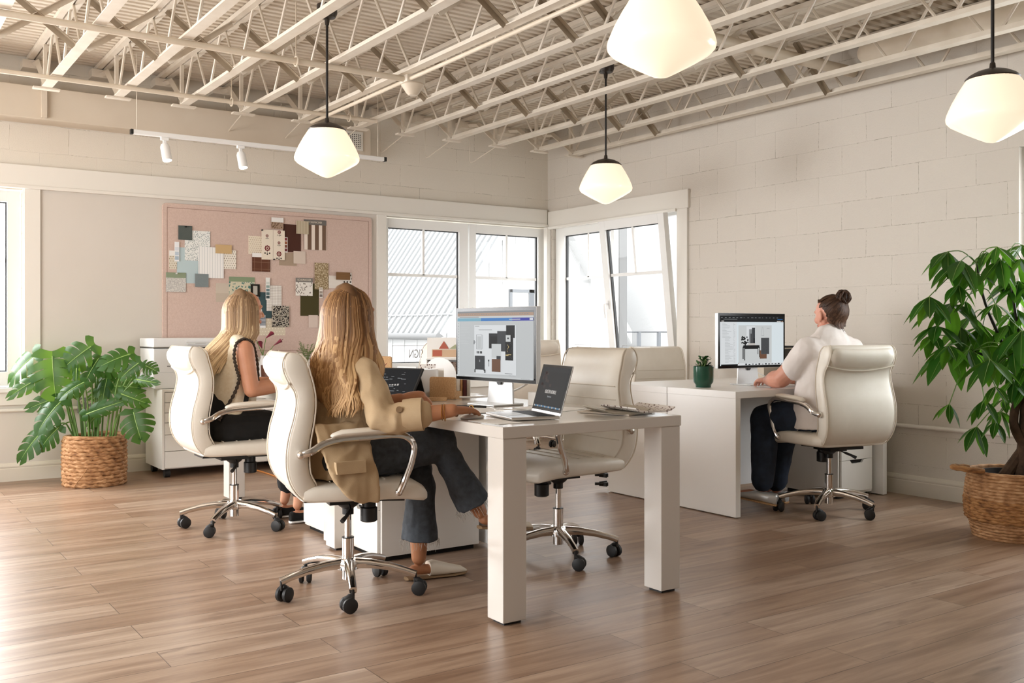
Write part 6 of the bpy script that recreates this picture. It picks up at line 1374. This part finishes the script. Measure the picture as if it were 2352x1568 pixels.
for cx, d in ((V((2.11, 3.80, .185)), V((0, 0, -1))), (V((2.280, 3.619, .352)), V((.45, -.15, -.85)).normalized())):
    m = MB(); u = d.orthogonal().normalized(); w2 = d.cross(u)
    for k in range(46):
        a = k*2*math.pi/46; p = cx+(u*math.cos(a)+w2*math.sin(a))*.088; L = r_.uniform(.010, .045); m.tube([p, p+d*L*.5+V((r_.uniform(-.004, .004), r_.uniform(-.004, .004), 0)), p+d*L*.7+V((r_.uniform(-.01, .01), r_.uniform(-.01, .01), -L*.4))], [.0011, .0009, .0006], 4, 'denim_thread')
    fix(m.build('frayed_fringe', root))
m = MB(); shoe(m, (2.085, 3.835, .002), (2.335, 3.80, .002), (0, 0, 1), 'paper_cream', 'linen_dark', .044, .082, False); fix(m.build('shoe', root))
m = MB(); shoe(m, (2.325, 3.612, .238), (2.555, 3.588, .212), (.12, 0, 1), 'paper_cream', 'linen_dark', .042, .080, False); fix(m.build('shoe', root))
for q, rr_ in ((V((1.962, 3.347, .788)), .0325), (V((1.970, 3.341, .786)), .034)):
    m = MB(); d = V((.81, -.57, .05)).normalized(); u = d.orthogonal().normalized(); w2 = d.cross(u); m.tube([q+(u*math.cos(a)+w2*math.sin(a))*rr_ for a in [2*math.pi*j/30 for j in range(30)]], .0017, 6, 'gold', closed=True); fix(m.build('bracelet', root))
m = MB(); q, d = V((2.098, 3.347, .797)), V((.97, .28, -.06)).normalized(); u = d.orthogonal().normalized(); w2 = d.cross(u); m.tube([q+(u*math.cos(a)+w2*math.sin(a))*.0108 for a in [2*math.pi*j/20 for j in range(20)]], .0018, 6, 'gold', closed=True)
fix(m.build('finger_ring', root))
m = MB(); long_hair(m, hc, F1, 'hair_honey', .79, 1500, .024, 5, .18, 1.07, front_len=.36, lat=1.22, lim=.140); fix(m.build('hair', root, ang=80))

# --- woman in the cream knit vest, at the far table
root, fix = person('woman with long straight blonde hair in a cream knit vest with dark trim', (1.80, 5.46, 0))
sk = 'skin_fair'; F2 = V((.99, .08, -.06)); hc = V((1.905, 5.49, 1.222)); b = MB()
P, rot = headform(b, hc, F2, (.06, 0, 1), sk)
limb(b, [hc+V((-.015, 0, -.05)), (1.875, 5.487, 1.125), (1.86, 5.482, 1.06)], [.050, .047, .060], sk)
ch2_ = V((1, .05, 0))
limb(b, [(1.745, 5.455, .57), (1.76, 5.46, .74), (1.80, 5.468, .90), (1.835, 5.477, 1.01)], [.150, .122, .140, .12], sk, [.72, .74, .70, .5], up=ch2_)
limb(b, [(1.845, 5.322, 1.005), (1.850, 5.292, .90), (1.868, 5.272, .782)], [.052, .050, .043], sk); limb(b, [(1.868, 5.272, .782), (1.97, 5.305, .792), (2.125, 5.355, .802)], [.043, .043, .028], sk)
hand(b, (2.125, 5.355, .802), (.95, .25, -.08), (.1, 0, 1), (-.2, 1, 0), sk, (.2, .3, .25))
limb(b, [(1.825, 5.63, 1.005), (1.845, 5.67, .90), (1.88, 5.69, .785)], [.052, .050, .043], sk); limb(b, [(1.88, 5.69, .785), (1.99, 5.65, .795), (2.13, 5.60, .805)], [.043, .042, .028], sk)
hand(b, (2.13, 5.60, .805), (.96, -.2, -.06), (.1, 0, 1), (-.2, -1, 0), sk, (.25, .35, .3))
for y in (5.36, 5.56):
    limb(b, [(1.76, y, .57), (2.17, y-.01, .525), (2.20, y-.015, .30), (2.165, y-.015, .10)], [.085, .060, .046, .026], sk); limb(b, [(2.15, y-.015, .05), (2.22, y-.015, .05), (2.30, y-.015, .03)], [.027, .029, .024], sk, .7)
fix(fuse('body', b, root, .0045, 2)); face(P, rot, root, fix)
b = MB()
limb(b, [(1.775, 5.455, .56), (1.79, 5.46, .70), (1.82, 5.468, .86), (1.835, 5.475, .99)], [.163, .146, .156, .13], 'black_cloth', [.76, .78, .74, .5], up=ch2_); fix(fuse('black_top', b, root, .0065, 3))
b = MB()
limb(b, [(1.76, 5.455, .575), (1.775, 5.46, .70), (1.805, 5.468, .86), (1.832, 5.475, .985), (1.845, 5.477, 1.035)], [.176, .163, .172, .155, .10], 'knit_cream', [.64, .64, .66, .60, .7], up=ch2_, n=24)
limb(b, [(1.832, 5.36, 1.022), (1.838, 5.478, 1.062), (1.83, 5.60, 1.022)], [.050, .058, .050], 'knit_cream')
limb(b, [(1.865, 5.40, .98), (1.90, 5.41, .86), (1.905, 5.41, .72)], [.05, .055, .05], 'knit_cream', .7); limb(b, [(1.865, 5.55, .98), (1.90, 5.55, .86), (1.905, 5.55, .72)], [.05, .055, .05], 'knit_cream', .7)
fix(fuse('knit_vest', b, root, .0065, 4, .004, 10))
m = MB()
def beads(pts, r0):
    p = bez(pts, 10); n = len(p); m.tube(p, [r0*(1+.35*math.sin(k*2.1)) for k in range(n)], 7, 'trim_brown')
beads([(1.845, 5.328, 1.065), (1.795, 5.305, 1.04), (1.775, 5.288, .97), (1.785, 5.278, .90), (1.800, 5.283, .84), (1.775, 5.290, .76), (1.725, 5.288, .68), (1.690, 5.287, .62)], .0085)
beads([(1.845, 5.328, 1.065), (1.89, 5.325, 1.045), (1.918, 5.345, .98), (1.935, 5.36, .90), (1.94, 5.365, .80)], .0070)
fix(m.build('scalloped_trim', root))
b = MB()
limb(b, [(1.74, 5.46, .512), (1.74, 5.46, .53), (1.745, 5.46, .64)], [.168, .178, .165], 'black_cloth', .76, up=ch2_)
for y in (5.36, 5.56):
    limb(b, [(1.76, y, .565), (1.96, y, .56), (2.165, y-.01, .535)], [.108, .100, .085], 'black_cloth'); limb(b, [(2.165, y-.01, .52), (2.20, y-.012, .38), (2.185, y-.015, .20)], [.078, .070, .062], 'black_cloth')
fix(fuse('trousers', b, root, .0065, 4, .005, 14))
for y in (5.345, 5.545):
    m = MB(); shoe(m, (2.14, y, .002), (2.36, y, .002), (0, 0, 1), 'black_cloth', 'paper_white', .042, .065); fix(m.build('shoe', root))
m = MB(); long_hair(m, hc, F2, 'hair_blonde', .855, 1400, .005, 9, .72, 1.03, front_len=.22, spread=.7, lat=.92, lim=.235); fix(m.build('hair', root, ang=80))

# --- woman in the white T-shirt, at the right-hand desk
root, fix = person('woman with brown hair in a bun, white T-shirt and blue jeans, typing', (4.93, 3.83, 0))
sk = 'skin_rosy'; F3 = V((.20, .97, -.05)); hc = V((5.0, 3.828, 1.200)); b = MB()
P, rot = headform(b, hc, F3, (0, .06, 1), sk, 1.03)
limb(b, [hc+V((.0, -.012, -.05)), (4.99, 3.815, 1.10), (4.98, 3.80, 1.03)], [.058, .060, .078], sk)
ch3 = V((.05, 1, 0))
limb(b, [(4.93, 3.80, .58), (4.935, 3.81, .74), (4.95, 3.82, .90), (4.955, 3.81, .99)], [.185, .170, .180, .15], sk, [.8, .8, .76, .55], up=ch3)
limb(b, [(4.772, 3.83, .985), (4.752, 3.90, .89), (4.735, 3.985, .815)], [.066, .064, .056], sk); limb(b, [(4.735, 3.985, .815), (4.765, 4.06, .808), (4.825, 4.165, .795)], [.056, .055, .032], sk)
hand(b, (4.825, 4.165, .797), (.35, .93, -.06), (0, .05, 1), (1, -.3, 0), sk, (.25, .35, .3))
limb(b, [(5.175, 3.81, .98), (5.18, 3.89, .89), (5.16, 3.98, .815)], [.066, .064, .056], sk); limb(b, [(5.16, 3.98, .815), (5.13, 4.06, .808), (5.05, 4.165, .795)], [.056, .054, .032], sk)
hand(b, (5.05, 4.165, .797), (-.3, .95, -.06), (0, .05, 1), (-1, -.3, 0), sk, (.25, .35, .3))
for hx, kx, ax, fx, ay, az in ((4.865, 4.785, 4.70, 4.60, 4.10, .14), (5.03, 4.98, 4.97, 4.96, 4.22, .10)):
    limb(b, [(hx, 3.84, .58), (kx, 4.16, .555), ((kx+ax)/2, (4.16+ay)/2, .34), (ax, ay, az)], [.10, .068, .060, .038], sk)
    limb(b, [(ax+.01, ay-.015, az-.06), (ax-.035*(hx < 4.9), ay+.075, az-.045), (fx, ay+.15, az-.06)], [.034, .036, .03], sk, .75)
fix(fuse('body', b, root, .0045, 2)); face(P, rot, root, fix, 1.03)
b = MB()
limb(b, [(4.93, 3.795, .515), (4.935, 3.80, .68), (4.938, 3.805, .78), (4.95, 3.812, .90), (4.955, 3.805, .99)], [.222, .218, .205, .212, .165], 'tee_white', [.82, .84, .82, .76, .55], up=ch3, n=24)
limb(b, [(4.80, 3.82, .995), (4.975, 3.80, 1.032), (5.16, 3.80, .995)], [.072, .080, .072], 'tee_white')
for a in ([(4.785, 3.825, .99), (4.768, 3.865, .93), (4.756, 3.90, .885)], [(5.165, 3.805, .985), (5.18, 3.85, .93), (5.18, 3.885, .885)]): limb(b, a, [.083, .084, .080], 'tee_white')
fix(fuse('white_tee', b, root, .0065, 4, .006, 12))
b = MB()
limb(b, [(4.93, 3.80, .512), (4.93, 3.80, .535), (4.93, 3.80, .60)], [.19, .205, .19], 'denim_blue', .8, up=ch3)
for hx, kx, ax, ay, az in ((4.865, 4.785, 4.70, 4.10, .18), (5.03, 4.98, 4.97, 4.22, .14)):
    limb(b, [(hx, 3.83, .575), ((hx+kx)/2, 4.0, .57), (kx, 4.155, .55)], [.118, .108, .095], 'denim_blue'); limb(b, [(kx, 4.155, .53), ((kx+ax)/2, (4.155+ay)/2, .36), (ax, ay, az)], [.090, .080, .068], 'denim_blue')
fix(fuse('jeans', b, root, .0065, 4, .005, 15))
m = MB(); shoe(m, (4.715, 4.03, .035), (4.615, 4.245, .07), (0, -.1, 1), 'alu_paint', 'cork', .046, .075); fix(m.build('shoe', root))
m = MB(); shoe(m, (4.985, 4.17, .002), (4.96, 4.40, .002), (0, 0, 1), 'alu_paint', 'cork', .046, .075); fix(m.build('shoe', root))
m = MB(); r_ = random.Random(4); f = F3.copy(); f.z = 0; f.normalize(); s = f.cross(V((0, 0, 1))); u = V((0, 0, 1)); bun = hc-f*.088+u*.112+s*.022
m.ball(hc-f*.022+u*.043, (.098, .078, .086), 24, 14, 'hair_brown', rot=Matrix((f, s, u)).transposed()); m.ball(hc-f*.048-u*.005, (.056, .062, .062), 20, 12, 'hair_brown', rot=Matrix((f, s, u)).transposed())
knot = hc-f*.070+u*.085+s*.015
for i in range(220):
    a = r_.uniform(0, 2*math.pi); c0 = hc-f*.018+u*.03; e0 = -.15 if abs(((a+math.pi) % (2*math.pi))-math.pi) > 1.9 else .25
    # from the hairline up to the knot, hugging the skull
    dirn = f*math.cos(a)+s*math.sin(a); back = math.cos(a) < -.1; tb = abs(((a) % (2*math.pi))-math.pi); h0 = (-.100+.095*(tb/1.25)**2 if tb < 1.25 else .030 if tb < 1.9 else .058)+r_.uniform(-.012, .012)
    p0 = c0+dirn*(.080 if back else .085)*(1.0)+u*h0; pts = []
    for k in range(9):
        t_ = k/8; p = p0.lerp(knot, t_); v_ = p-c0; sc = Matrix((f/.100, s/.085, u/.096)); l_ = (sc @ v_).length; p = c0+v_*max(1.0, (1.03+r_.uniform(0, .025))/max(l_, .01)) if t_ < .95 else p; pts.append(p)
    m.tube(pts, [.004]+[.008]*7+[.005], 5, 'hair_brown', tone=r_.random()*.8, flat=.4, up=(pts[4]-c0))
for i in range(60):
    a = r_.uniform(0, 6.28); b_ = r_.uniform(-.6, .6); ax = V((math.cos(a), math.sin(a), b_)).normalized(); q = ax.orthogonal().normalized(); w2 = ax.cross(q); rr_ = r_.uniform(.026, .043); ph = r_.uniform(0, 6.28)
    m.tube([bun+(q*math.cos(ph+t_*.42)+w2*math.sin(ph+t_*.42))*rr_*(1 if t_ < 7 else 1.15) for t_ in range(9)], [.003]+[.0065]*6+[.004, .001], 5, 'hair_brown', tone=r_.random()*.9)
m.ball(bun, .030, 12, 8, 'hair_brown')
for i in range(16):
    a = r_.uniform(2.2, 4.1); p = hc+(f*math.cos(a)+s*math.sin(a))*.075-u*.07; m.tube([p, p-f*.012-u*.02, p-f*.020+s*r_.uniform(-.02, .02)-u*.04], [.0012, .001, .0005], 4, 'hair_brown', tone=.9)
fix(m.build('hair', root, ang=80))
